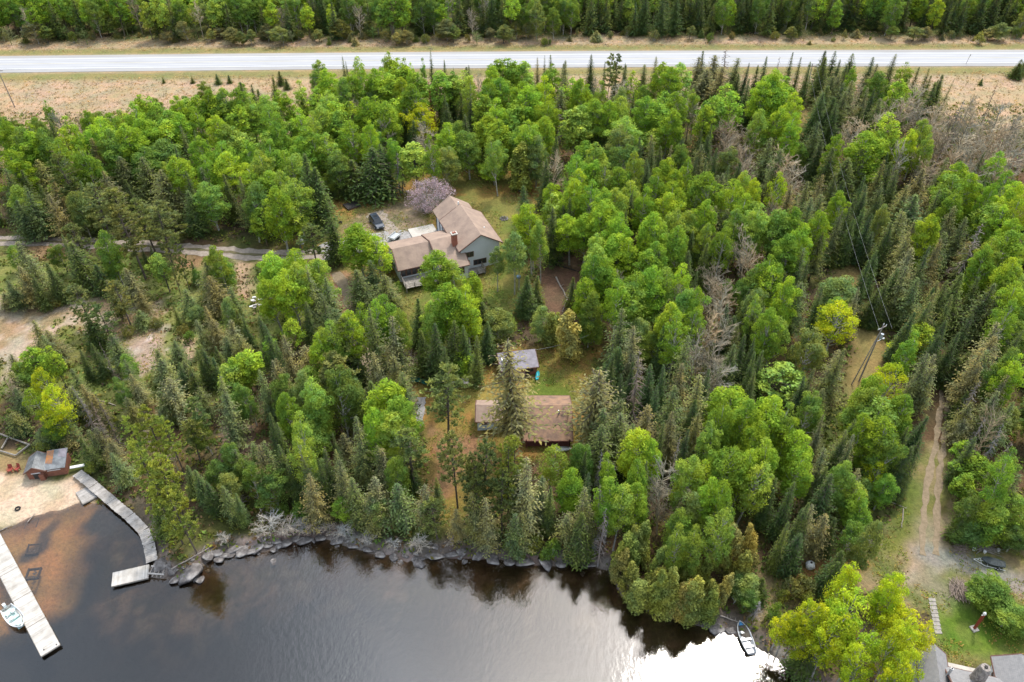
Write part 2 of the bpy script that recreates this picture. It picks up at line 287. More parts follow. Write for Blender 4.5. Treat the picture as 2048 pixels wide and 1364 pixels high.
zone([(1828,1135),(1848,1124),(1872,1132),(1878,1150),(1860,1163),(1832,1158)], .7, (0.46, 0.43, 0.42), 1.0, (0.58,0.55,0.54)); zone([(1560,1155),(1700,1100),(1740,1130),(1620,1190)], 1.0, (0.24, 0.13, 0.05)); trackz([(1870,1060),(1855,1110),(1850,1160),(1880,1180)], 4.5, 1.8, (0.25, 0.20, 0.13), 2.5)
trackz([(1860,1110),(1920,1120),(1990,1150),(2080,1180)], 3, 1.2, (0.22, 0.20, 0.17), 2)
# roadside: dry grass either side of the highway
wr = (Y > 150) * ss(.0, 6, Y - (road_y(X) - 62 + 30*ss(-80, -20, X)*ss(170,60,X) + 8*(n1-.5) + 0.0)) * ss(0, 3, road_y(X) + 22 + 5*(n3_-.5) - Y)
put(wr, STRAW); put(wr*ss(.42,.62,n3_)*.8, PINK); put(wr*ss(.42,.58,n1)*.4, PINK); put(wr*ss(.55,.7,n2_)*.6, (0.38,0.25,0.14)); put(wr*ss(.5,.65,n3_)*.4, (0.24,0.19,0.09))
put(ss(4, 1, np.abs(rd-9.5)) * inroad, (0.20, 0.18, 0.07))
put(ss(10, 16, Y - road_y(X) - 6) * ss(.35, .5, n1), (0.12, 0.13, 0.04))
# shore: rock bank, sand beach, lake bed
put(ss(3.2, 1.5, D)*(1-BW)*(D > -2.5), (0.13, 0.105, 0.09)); put(ss(3, 1, D)*(1-BW)*ss(.5,.7,n2_), (0.24, 0.21, 0.19))
zone([(-1500,960),(-60,930),(20,945),(60,955),(110,965),(160,950),(185,985),(195,1020),(60,1050),(-1500,1150)], 0.8, (0.52, 0.40, 0.29), 0.5, (0.42, 0.31, 0.21))
zone([(0,905),(60,900),(70,940),(20,950),(-200,930)], 0.8, (0.22, 0.17, 0.08), 1.0)
SANDB = [(-900,1080),(-60,1050),(60,1034),(110,1015),(200,985),(262,990),(258,1020),(200,1060),(190,1120),(150,1230),(60,1290),(-100,1330),(-900,1400)]
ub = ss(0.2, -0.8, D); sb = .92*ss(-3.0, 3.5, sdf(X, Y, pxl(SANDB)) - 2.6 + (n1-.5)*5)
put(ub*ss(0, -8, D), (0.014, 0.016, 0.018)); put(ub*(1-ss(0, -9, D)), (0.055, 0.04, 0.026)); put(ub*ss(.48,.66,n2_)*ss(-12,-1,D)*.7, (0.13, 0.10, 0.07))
put(ub*sb, (0.60, 0.36, 0.13)); put(ub*sb*ss(1.3,.3, seg_dist(X,Y,pxl([(108,1048),(88,1068),(84,1095),(50,1115)])) + (n2_-.5)), (0.05,0.05,0.05))
put(ub*ss(3.2, 1.2, np.hypot(X-P(205,1045)[0], Y-P(205,1045)[1]) + (n2_-.5)*3), (0.05, 0.055, 0.06))
C = C * (0.86 + 0.28*n2_[..., None])
nx, ny = len(xs), len(ys); idx = np.arange(nx*ny).reshape(ny, nx)
F4 = np.stack([idx[:-1,:-1], idx[:-1,1:], idx[1:,1:], idx[1:,:-1]], -1).reshape(-1, 4)
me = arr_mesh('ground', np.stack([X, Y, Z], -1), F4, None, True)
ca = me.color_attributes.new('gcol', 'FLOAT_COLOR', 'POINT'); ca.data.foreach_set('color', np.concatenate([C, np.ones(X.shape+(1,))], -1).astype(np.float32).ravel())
m, t = new_mat('ground_cover')
a = N(t, 'ShaderNodeAttribute', attribute_name='gcol'); g = N(t, 'ShaderNodeNewGeometry')
na = N(t, 'ShaderNodeTexNoise', i_Scale=2.2, i_Detail=7.0, i_Roughness=0.75); nb = N(t, 'ShaderNodeTexNoise', i_Scale=0.22, i_Detail=5.0)
for q in (na, nb): t.links.new(g.outputs['Position'], q.inputs['Vector'])
f1 = ramp(t, na.outputs[0], [(0.3, (0.62, 0.64, 0.64)), (0.5, (0.98, 0.98, 0.98)), (0.72, (1.38, 1.34, 1.28))]); f2 = ramp(t, nb.outputs[0], [(0.35, (0.85, 0.95, 0.9)), (0.65, (1.15, 1.03, 1.05))])
v1 = N(t, 'ShaderNodeVectorMath', operation='MULTIPLY'); t.links.new(a.outputs[0], v1.inputs[0]); t.links.new(f1, v1.inputs[1])
v2 = N(t, 'ShaderNodeVectorMath', operation='MULTIPLY'); t.links.new(v1.outputs[0], v2.inputs[0]); t.links.new(f2, v2.inputs[1])
b = N(t, 'ShaderNodeBsdfPrincipled', i_Roughness=0.95); b.inputs['Specular IOR Level'].default_value = 0.1; t.links.new(v2.outputs[0], b.inputs[0])
bp = N(t, 'ShaderNodeBump', i_Strength=0.7, i_Distance=0.25); t.links.new(na.outputs[0], bp.inputs['Height']); t.links.new(bp.outputs[0], b.inputs['Normal'])
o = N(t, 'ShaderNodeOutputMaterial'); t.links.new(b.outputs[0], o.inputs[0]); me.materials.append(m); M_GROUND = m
tag(link('ground', me), kind='structure')
# ---------------------------------------------------------------- lake water
m, t = new_mat('lake_water')
g = N(t, 'ShaderNodeNewGeometry'); mp = N(t, 'ShaderNodeMapping'); mp.inputs['Scale'].default_value = (1.0, 0.75, 1); mp.inputs['Rotation'].default_value = (0, 0, R(25)); t.links.new(g.outputs['Position'], mp.inputs[0])
w1 = N(t, 'ShaderNodeTexNoise', i_Scale=1.5, i_Detail=4.0, i_Roughness=0.6); w2 = N(t, 'ShaderNodeTexNoise', i_Scale=0.05, i_Detail=2.0)
for q in (w1, w2): t.links.new(mp.outputs[0], q.inputs['Vector'])
ws = N(t, 'ShaderNodeMapRange', i_1=0.4, i_2=0.6, i_3=0.020, i_4=0.046); t.links.new(w2.outputs[0], ws.inputs[0])
bp = N(t, 'ShaderNodeBump', i_Distance=1.0); t.links.new(ws.outputs[0], bp.inputs['Strength']); t.links.new(w1.outputs[0], bp.inputs['Height'])
fr = N(t, 'ShaderNodeFresnel', i_IOR=1.72); t.links.new(bp.outputs[0], fr.inputs['Normal'])
gl = N(t, 'ShaderNodeBsdfGlossy', i_Roughness=0.075); gl.inputs[0].default_value = (1, 1, 1, 1); t.links.new(bp.outputs[0], gl.inputs['Normal'])
tr = N(t, 'ShaderNodeBsdfTransparent'); tr.inputs[0].default_value = (0.80, 0.71, 0.60, 1)
mx = N(t, 'ShaderNodeMixShader'); t.links.new(fr.outputs[0], mx.inputs[0]); t.links.new(tr.outputs[0], mx.inputs[1]); t.links.new(gl.outputs[0], mx.inputs[2])
o = N(t, 'ShaderNodeOutputMaterial'); t.links.new(mx.outputs[0], o.inputs[0])
tag(link('lake_water', arr_mesh('lake_water', [(-3200,-600,0),(3200,-600,0),(3200,300,0),(-3200,300,0)], [(0,1,2,3)], m)), kind='structure')
# ---------------------------------------------------------------- highway, driveway, tracks, paths
def strip(name, line, wl, mat, up=0.05, step=1.0, jag=0.0, lat=5, kind='structure'):
    """a sheet along a ground line, following the terrain"""
    pts = [Vector((p[0], p[1])) for p in line]; out = []
    for a, b in zip(pts[:-1], pts[1:]):
        n = max(1, int((b-a).length/step)); out += [a.lerp(b, i/n) for i in range(n)]
    out.append(pts[-1]); sm = out[:]
    for _ in range(4): sm = [sm[0]] + [(sm[i-1]+sm[i]*2+sm[i+1])/4 for i in range(1, len(sm)-1)] + [sm[-1]]
    V = []; Fc = []; ds = [rnd.uniform(-1, 1) for _ in range(2*len(sm))]
    for i, p in enumerate(sm):
        d = (sm[min(i+1, len(sm)-1)] - sm[max(i-1, 0)]).normalized(); nrm = Vector((-d.y, d.x))
        l = wl/2 + jag*ds[2*i]; r = wl/2 + jag*ds[2*i+1]
        for k in range(lat):
            q = p + nrm * (-l + (l + r) * k/(lat-1)); V.append((q.x, q.y, hgt(q.x, q.y) + up))
    for i in range(len(sm)-1):
        for k in range(lat-1): a = i*lat+k; Fc.append((a, a+1, a+lat+1, a+lat))
    me = arr_mesh(name, V, Fc, mat, True); o = link(name, me)
    # keep the normals up
    if me.polygons[0].normal.z < 0: me.flip_normals()
    return tag(o, kind=kind)
def flatband(name, x0, x1, off, wid, mat, z, kind='structure', parent=None, dash=None):
    V = []; Fc = []; x = x0
    while x < x1:
        st = 6.0
        if dash is None or int((x-x0)/6) % 2 == 0:
            b = len(V)
            for xx in (x, x+st-(0 if dash is None else 3)):
                V += [(xx, road_y(xx)+off-wid/2, z), (xx, road_y(xx)+off+wid/2, z)]
            Fc.append((b, b+2, b+3, b+1))
        x += st
    return tag(link(name, arr_mesh(name, V, Fc, mat), parent), kind=kind)
flatband('road_shoulder', -900, 900, 0, 12.8, M_SHLD, 4.02); hw = flatband('highway', -900, 900, 0, 8.6, M_ASPH, 4.05)
M_PATH = pmat('polished_wheel_path', (0.35, 0.35, 0.36), (0.30, 0.30, 0.31), 0.7, 0.8, stretch=(0.05, 1, 1))
for off in (-2.7, -1.1, 1.1, 2.7): flatband('wheel_path', -900, 900, off, .55, M_PATH, 4.054, None, hw)
for off in (-3.7, 3.7): o = flatband('edge_line', -900, 900, off, .16, M_LINE, 4.058, None, hw)
for off in (-.12, .12): flatband('centre_line', -900, 900, off, .1, M_YEL, 4.056, None, hw)
M_GRAV = pmat('pale_gravel', (0.33, 0.275, 0.225), (0.22, 0.18, 0.145), 1.6, 0.95, bump=0.5)
M_DIRT = pmat('packed_dirt', (0.27, 0.205, 0.135), (0.18, 0.14, 0.085), 1.8, 0.95, bump=0.5)
M_GRYG = pmat('grey_gravel', (0.34, 0.32, 0.30), (0.22, 0.21, 0.20), 1.8, 0.95, bump=0.5)
M_MID = pmat('worn_grass_strip', (0.15, 0.12, 0.07), (0.10, 0.095, 0.04), 1.2, 0.95)
DRV = pxl([(-300,478),(-60,482),(60,482),(120,484),(200,488),(300,493),(380,499),(440,503),(520,511),(590,512),(650,505)])
strip('driveway', DRV, 3.6, M_GRAV, 0.05, 1.0, 0.35); strip('grass_strip', DRV, .7, M_MID, 0.075, 1.0, .2)
strip('parking_gravel', pxl([(640,505),(700,495),(745,480),(790,478),(830,478)]), 6.0, M_GRYG, 0.05, 1.0, .6)
strip('parking_gravel', pxl([(748,425),(765,445),(790,468)]), 3.4, M_GRAV, 0.06, 1.0, .7)
strip('dirt_path', pxl([(672,545),(690,575),(700,600),(705,640),(715,680),(735,725),(790,790),(838,800),(842,830)]), 2.0, M_DIRT, 0.05, 1, .35)
strip('gravel_path', pxl([(843,795),(840,830),(838,852)]), 1.2, M_GRYG, 0.07, .6, .2)
for dx in (-9, 11):
    strip('dirt_track', pxl([(1890+dx*.6,760),(1887+dx*.7,830),(1880+dx*.8,880),(1868+dx,940),(1862+dx*1.2,1000),(1858+dx*1.3,1060),(1856+dx*1.4,1110)]), 0.8, M_DIRT, 0.05, 1, .22)
# ---------------------------------------------------------------- tree meshes
def unit(v): return v / (np.linalg.norm(v, axis=-1, keepdims=True) + 1e-9)
def leaf_quads(c, nrm, size, asp=1.0, up=None):
    n = len(c); r = rng.normal(size=(n, 3)) if up is None else up
    t1 = unit(np.cross(nrm, r)); t2 = np.cross(nrm, t1); s = size[:, None]
    fold = nrm * s * rng.uniform(-.25, .25, (n, 1))
    return np.stack([c - t1*s*asp, c + t2*s*.55 + fold, c + t1*s*asp, c - t2*s*.55 + fold], 1)      # kite-shaped sprays
def quad_mesh(name, q, mat):
    q = np.asarray(q); n = len(q); return arr_mesh(name, q.reshape(-1, 3), np.arange(n*4).reshape(n, 4), mat)
def prisms(p0, p1, r0, r1):
    """three-sided tapering sticks"""
    d = unit(p1-p0); a = unit(np.cross(d, np.where(np.abs(d[:, 2:3]) > .9, [[1., 0, 0]], [[0, 0, 1.]]))); b = np.cross(d, a); n = len(p0)
    ring = lambda p, r: np.stack([p + r[:, None]*(math.cos(k*2.0944)*a + math.sin(k*2.0944)*b) for k in range(3)], 1)
    A, B = ring(p0, r0), ring(p1, r1); q = []
    for k in range(3): q.append(np.stack([A[:, k], A[:, (k+1) % 3], B[:, (k+1) % 3], B[:, k]], 1))
    return np.concatenate(q)
def stick(lst):
    p0 = np.array([s[0] for s in lst], float); p1 = np.array([s[1] for s in lst], float)
    return prisms(p0, p1, np.array([s[2] for s in lst], float), np.array([s[3] for s in lst], float))
def sph(n, zmin=-1.0):
    z = rng.uniform(zmin, 1, n); a = rng.uniform(0, 6.2832, n); r = np.sqrt(1-z*z); return np.stack([r*np.cos(a), r*np.sin(a), z], 1)
def broadleaf(h, rad, base, nl=20, per=110, ls=.28, lobe=.40, seed=0, flat=1.0):
    """lobed crown of small leaf sprays on limbs; returns crown mesh, trunk mesh"""
    ch = h*(1-base)/2; cz = h - ch; dirs = sph(nl, -.85)
    k = rng.uniform(.55, .88, nl)[:, None]; prof = np.sqrt(np.clip(1 - (dirs[:, 2:3]*.85)**2, 0.2, 1))
    cen = dirs * k * np.array([[rad, rad, ch]]) ; cen[:, 2] += cz
    lean_ = rng.normal(size=2)*rad*.16; cen[:, :2] += lean_*((cen[:, 2:3]/h) + .2) + rng.normal(size=(nl, 2))*rad*.07; drop = rng.random(nl) < .08; cen[drop, :2] *= 1.35
    cen[0] = (lean_[0], lean_[1], h - rad*lobe*.8); lr = rad*lobe*rng.uniform(.6, 1.3, nl)
    Qs = []
    for c, r in zip(cen, lr):
        m = int(per * (r/(rad*lobe))**2); s = sph(m, -.55); rr = r*rng.uniform(.55, 1.08, (m, 1))
        p = c + s*rr*np.array([[1, 1, .8]]); nr = unit(s + rng.normal(size=(m, 3))*.55 + np.array([[0, 0, .35]]))
        Qs.append(leaf_quads(p, nr, ls*rng.uniform(.6, 1.3, m)))
    m = int(per*nl*.30); s = sph(m, -.9); rr = rng.uniform(.35, 1.02, (m, 1))**.7; p = s*rr*np.array([[rad*.98, rad*.98, ch]]); p[:, 2] += cz; p[:, :2] += lean_*((p[:, 2:3]/h)+.2); p[:, :2] *= np.clip(1.12 - .35*(p[:, 2:3]-cz)/ch, .6, 1.2)
    Qs.append(leaf_quads(p, unit(s + rng.normal(size=(m, 3))*.8), ls*rng.uniform(.5, 1.1, m)))
    crown = quad_mesh('crown', np.concatenate(Qs), M_LEAF)
    w = rng.normal(size=2)*.25; top = np.array([w[0], w[1], h*.9]); st = []; z = np.linspace(0, 1, 6)
    tp = [np.array([w[0]*a*a + .12*math.sin(5*a+seed), w[1]*a*a, h*.9*a]) for a in z]; r0 = .012*h
    for i in range(5): st.append((tp[i], tp[i+1], r0*(1-z[i])+.03, r0*(1-z[i+1])+.03))
    for c, r in zip(cen, lr):
        b = max(base*h*.7, c[2] - rad*rng.uniform(.6, 1.1)); s = tp[0]*0 + np.array([w[0]*(b/h)**2, w[1]*(b/h)**2, b]); mid = (s+c)/2 + np.array([0, 0, -.15*rad])
        st += [(s, mid, .06, .045), (mid, c + (c-s)*.1, .045, .02)]
    return crown, quad_mesh('trunk', stick(st), M_BIRCH)
def conifer(h, rad, base=.06, dens=1.0, droop=.35, ls=.34, power=.85, irregular=.2, olive=False):
    """whorls of flat drooping boughs around a straight stem"""
    q = []; st = []; z = h*base
    while z < h*.985:
        f = z/h; L0 = rad*((1-f)**power)*(1.0 if f > .14 else .6+f*2.8); nb = max(4, int(8*dens*(0.55 + .45*(1-f)))); a0 = rng.uniform(0, 6.28)
        for b in range(nb):
            L = max(.10, L0*rng.uniform(1-irregular*1.6, 1+irregular)); a = a0 + 6.283*b/nb + rng.uniform(-.3, .3); d = np.array([math.cos(a), math.sin(a), 0]); sd = np.array([-d[1], d[0], 0])
            m = max(2, int(L/ls*1.5)); tt = (np.arange(m)+rng.uniform(.3, 1, m))/m
            p = d[None]*(tt*L)[:, None]; p[:, 2] = z + .18*L*tt - droop*L*tt**2 + (0.3*L*tt**4)
            side = np.where(np.arange(m) % 2 == 0, 1, -1)[:, None]; w = (ls*(1.15-.55*tt)*(1.05-.6*f))[:, None]
            c = p + sd*side*w*.55; nr = unit(np.array([[0, 0, 1.]]) + d*0.35 + rng.normal(size=(m, 3))*.35)
            ax = unit(d[None]*.8 + sd*side*.8 + rng.normal(size=(m, 3))*.15); t2 = unit(np.cross(nr, ax)); s = w*rng.uniform(.75, 1.25, (m, 1))
            q.append(np.stack([c-ax*s, c+t2*s*.38, c+ax*s-np.array([[0, 0, .12]]), c-t2*s*.38], 1))
            if b % 2 == 0: st.append((np.array([0, 0, z]), p[-1], .03, .012))
        z += h*.03*rng.uniform(.75, 1.2)/max(.7, dens**.5)*(1 - .35*f)
    st.append((np.array([0, 0, 0.]), np.array([0, 0, h*.5]), .011*h, .007*h)); st.append((np.array([0, 0, h*.5]), np.array([0, 0, h]), .007*h, .012))
    return quad_mesh('crown', np.concatenate(q), M_NEEDLE), quad_mesh('trunk', stick(st), M_BARK)
def pine(h, rad, base=.35, nb=46, ls=.26):
    """irregular boughs each carrying a few needle tufts"""
    q = []; st = [(np.array([0, 0, 0.]), np.array([.1, 0, h*.55]), .013*h, .009*h), (np.array([.1, 0, h*.55]), np.array([0, .1, h]), .009*h, .02)]
    for i in range(nb):
        f = base + (1-base)*((i+rng.uniform(0, 1))/nb); L = rad*math.sqrt(max(.05, 1-((f-base)/(1-base))**1.6))*rng.uniform(.55, 1.1)*(.75+.5*min(1, (f-base)*4)); a = rng.uniform(0, 6.28)
        d = np.array([math.cos(a), math.sin(a), rng.uniform(.0, .35)]); s0 = np.array([0, 0, f*h]); e = s0 + d*L; st.append((s0, e, .045, .018))
        for k in range(3 + int(L*1.1)):
            c = s0 + d*L*rng.uniform(.45, 1.05) + rng.normal(size=3)*np.array([.3, .3, .12])*(.4+.25*L); m = 13; s = sph(m, -.2)
            r = ls*rng.uniform(.9, 1.6); p = c + s*r*.55*np.array([[1, 1, .6]]); ax = unit(s + np.array([[0, 0, .3]])); nr = unit(np.cross(ax, rng.normal(size=(m, 3)))); nr = np.where(nr[:, 2:3] < 0, -nr, nr); t2 = np.cross(nr, ax)
            q.append(np.stack([p-ax*r*.8, p+t2*r*.26, p+ax*r*.8, p-t2*r*.26], 1))
    return quad_mesh('crown', np.concatenate(q), M_NEEDLE), quad_mesh('trunk', stick(st), M_BARK)
def cedar(h, rad, n=46, ls=.16):
    """irregular plume-like clumps narrowing upward, with flattened sprays"""
    q = []; st = [(np.array([0, 0, 0.]), np.array([0, 0, h*.8]), .16, .04)]
    for i in range(n):
        f = rng.uniform(.04, .96); a = rng.uniform(0, 6.28); R_ = rad*min(1, .55+f*2.2)*(1-f)**.5*rng.uniform(.35, .8); c = np.array([R_*math.cos(a), R_*math.sin(a), f*h*.95]); r = rad*rng.uniform(.22, .42)*(1.1-.55*f)
        m = int(150*(r/(rad*.33))**1.5); s = sph(m, -.6); p = c + s*r*rng.uniform(.5, 1.15, (m, 1))*np.array([[1, 1, 1.7]]); nr = unit(s + np.array([[0, 0, .3]]) + rng.normal(size=(m, 3))*.7); q.append(leaf_quads(p, nr, ls*rng.uniform(.6, 1.5, m)))
        st.append((np.array([0, 0, max(.2, c[2]-r)]), c, .035, .015))
    return quad_mesh('crown', np.concatenate(q), M_NEEDLE), quad_mesh('trunk', stick(st), M_BARK)
def bare(h, rad, n1=26, twigs=9, base=.25, thick=1.0, dead_conifer=False):
    st = []; tw = []
    st.append((np.array([0, 0, 0.]), np.array([.1, .05, h*.5]), .011*h*thick, .007*h*thick)); st.append((np.array([.1, .05, h*.5]), np.array([0, 0, h]), .007*h*thick, .015))
    for i in range(n1):
        f = base + (1-base)*(i+rng.uniform(0, 1))/n1; a = rng.uniform(0, 6.28)
        if dead_conifer: L = rad*(1-f)**.8*rng.uniform(.5, 1.15)+.2; d = np.array([math.cos(a), math.sin(a), rng.uniform(-.55, -.05)])
        else: L = rad*math.sqrt(max(.06, 1-(f-base)**2))*rng.uniform(.6, 1.1); d = unit(np.array([math.cos(a), math.sin(a), rng.uniform(.6, 1.6)]))
        s0 = np.array([0, 0, f*h*(.8 if not dead_conifer else 1)]); e = s0 + d*L; tw.append((s0, e, .05*thick, .02*thick))
        for k in range(twigs):
            b = s0 + d*L*rng.uniform(.25, 1); dd = unit(d + rng.normal(size=3)*.55 + np.array([0, 0, .15 if not dead_conifer else -.2])); l = L*rng.uniform(.2, .5); e2 = b + dd*l; tw.append((b, e2, .026*thick, .014))
            for kk in range(3 if not dead_conifer else 1):
                b2 = b + dd*l*rng.uniform(.4, 1); tw.append((b2, b2 + unit(dd + rng.normal(size=3)*.6)*l*.5, .016*thick, .01))
    return quad_mesh('branches', stick(tw), M_TWIG), quad_mesh('trunk', stick(st), M_TWIG)
KINDS = {}
def reg(k, name, cat, H0, R0, fns): KINDS[k] = dict(name=name, cat=cat, H=H0, R=R0, v=[f() for f in fns])
reg('a', 'aspen_tree', 'tree', 15, 2.5, [lambda b=b, n=n, s=s: broadleaf(15, 2.5, b, int(n*1.6), 150, .17, .31, s) for b, n, s in ((.14, 30, 1), (.20, 28, 2), (.12, 32, 3), (.18, 27, 4), (.10, 34, 5), (.28, 26, 6))] + [lambda: broadleaf(15, 1.9, .15, 40, 120, .16, .34, 7), lambda: broadleaf(15, 2.7, .3, 26, 110, .17, .30, 8), lambda: broadleaf(15, 2.3, .2, 60, 60, .17, .24, 9)])
reg('g', 'leafy_tree', 'tree', 13, 2.7, [lambda b=b, n=n, s=s: broadleaf(13, 2.7, b, int(n*1.6), 150, .165, .30, s) for b, n, s in ((.08, 30, 1), (.12, 28, 2), (.06, 32, 3), (.15, 26, 4))])
reg('y', 'maple_tree', 'tree', 14, 2.7, [lambda b=b, n=n, s=s: broadleaf(14, 2.7, b, int(n*1.25), 80, .155, .23, s) for b, n, s in ((.30, 30, 1), (.35, 28, 2), (.28, 32, 3), (.32, 28, 4))])
reg('w', 'birch_tree', 'tree', 14, 2.2, [lambda b=b, n=n, s=s: broadleaf(14, 2.2, b, n, 170, .19, .38, s) for b, n, s in ((.30, 26, 1), (.35, 24, 2))])
reg('s', 'spruce_tree', 'tree', 15, 1.9, [lambda a=a: conifer(15, *a) for a in ((1.9, .04, 1.3, .5, .32, .72, .16), (1.8, .06, 1.2, .6, .32, .65, .22), (2.0, .04, 1.35, .45, .34, .8, .18), (1.7, .08, 1.2, .7, .30, .6, .26), (1.9, .06, 1.3, .55, .32, .7, .3))])
reg('b', 'white_spruce_tree', 'tree', 15, 2.2, [lambda a=a: conifer(15, *a) for a in ((2.2, .12, 1.15, .35, .32, .62, .28), (2.0, .16, 1.05, .42, .34, .55, .34), (2.4, .10, 1.2, .30, .32, .7, .3), (2.1, .2, 1.1, .4, .30, .5, .38), (2.2, .14, 1.2, .5, .34, .65, .34))])
reg('p', 'pine_tree', 'tree', 15, 2.6, [lambda a=a: pine(15, *a) for a in ((2.6, .30, 60), (2.5, .38, 54), (2.8, .25, 66), (2.4, .42, 52))])
KINDS['q'] = dict(KINDS['p'])
reg('c', 'cedar_tree', 'tree', 10, 2.3, [lambda: cedar(10, 2.3, 46), lambda: cedar(10, 2.0, 40), lambda: cedar(10, 2.6, 54), lambda: cedar(10, 2.3, 34), lambda: cedar(10, 1.9, 46)])
reg('x', 'bare_tree', 'tree', 12, 2.2, [lambda: bare(12, 3.0, 24, 8, .25, 1.35), lambda: bare(12, 2.6, 20, 9, .4, 1.3), lambda: bare(12, 3.2, 28, 7, .2, 1.4), lambda: bare(12, 2.8, 18, 10, .45, 1.25)])
reg('d', 'dead_spruce', 'tree', 13, 1.7, [lambda: bare(13, 2.2, 80, 4, .08, 1.2, True), lambda: bare(13, 2.0, 66, 5, .15, 1.2, True)])
KINDS['r'] = dict(KINDS['s'], name='rusty_dead_spruce')
reg('u', 'shrub', 'shrub', 2.2, 1.4, [lambda: broadleaf(2.2, 1.4, .02, 14, 60, .16, .45, 1), lambda: broadleaf(2.4, 1.3, .02, 12, 60, .15, .5, 2), lambda: broadleaf(2.0, 1.5, .02, 16, 50, .16, .45, 3)])
reg('k', 'blossom_tree', 'tree', 8, 5.0, [lambda: broadleaf(8, 5.0, .1, 120, 42, .12, .15, 1)])
KINDS['k']['v'][0][0].materials[0] = M_BLOSS
PAL0 = dict(a=((.145,.225,.028),(.175,.25,.030),(.12,.195,.030),(.16,.225,.045)), g=((.105,.17,.038),(.12,.18,.04),(.095,.145,.038),(.14,.18,.06)), y=((.29,.35,.026),(.32,.37,.026),(.26,.33,.028)), w=((.12,.19,.06),(.14,.20,.07)),
  s=((.044,.066,.020),(.052,.074,.022),(.062,.084,.026),(.038,.058,.020)), b=((.115,.125,.048),(.10,.12,.044),(.14,.132,.058),(.085,.11,.04)), p=((.115,.135,.045),(.095,.12,.04),(.13,.14,.05)), q=((.20,.235,.05),(.18,.22,.05)),
  c=((.145,.155,.040),(.12,.145,.035),(.165,.15,.048)), x=((.33,.275,.19),(.37,.305,.21),(.28,.23,.16)), d=((.155,.125,.105),(.20,.17,.15)), r=((.20,.08,.03),), u=((.10,.15,.03),(.14,.17,.045),(.12,.13,.05)), k=((.62,.43,.42),))
_F = dict(a=1.8, g=1.8, y=1.55, w=1.9, s=2.1, b=1.85, p=1.8, q=1.6, c=2.05, x=1.2, d=1.3, r=1.4, u=1.7, k=1.1)
PAL = {k: tuple(tuple(c*_F[k] for c in t) for t in v) for k, v in PAL0.items()}
DESC = dict(a=('bright green','fresh green','light green'), g=('mid green','full green'), y=('yellow green','lime yellow'), w=('white stemmed','pale barked'), s=('dark green','narrow dark'), b=('olive brown','brownish olive'), p=('open olive','tufted olive'), q=('pale yellowish','light feathery'), c=('dense olive','dense yellowish'), x=('leafless grey','bare twiggy'), d=('dead grey',), r=('dead rusty',), u=('low green','bushy'), k=('pink flowering',))
NOUN = dict(a='aspen', g='leafy tree', y='maple', w='birch', s='spruce', b='spruce', p='pine', q='pine', c='cedar', x='tree', d='spruce', r='spruce', u='shrub', k='tree')
HDEF = dict(a=14, g=12, y=14, w=13, s=11.5, b=11.5, p=14, q=14.5, c=9.5, x=12, d=12, r=12, u=2.2, k=8)
WDEF = dict(a=170, g=165, y=210, w=150, s=110, b=145, p=210, q=220, c=190, x=170, d=110, r=70, u=100, k=400)
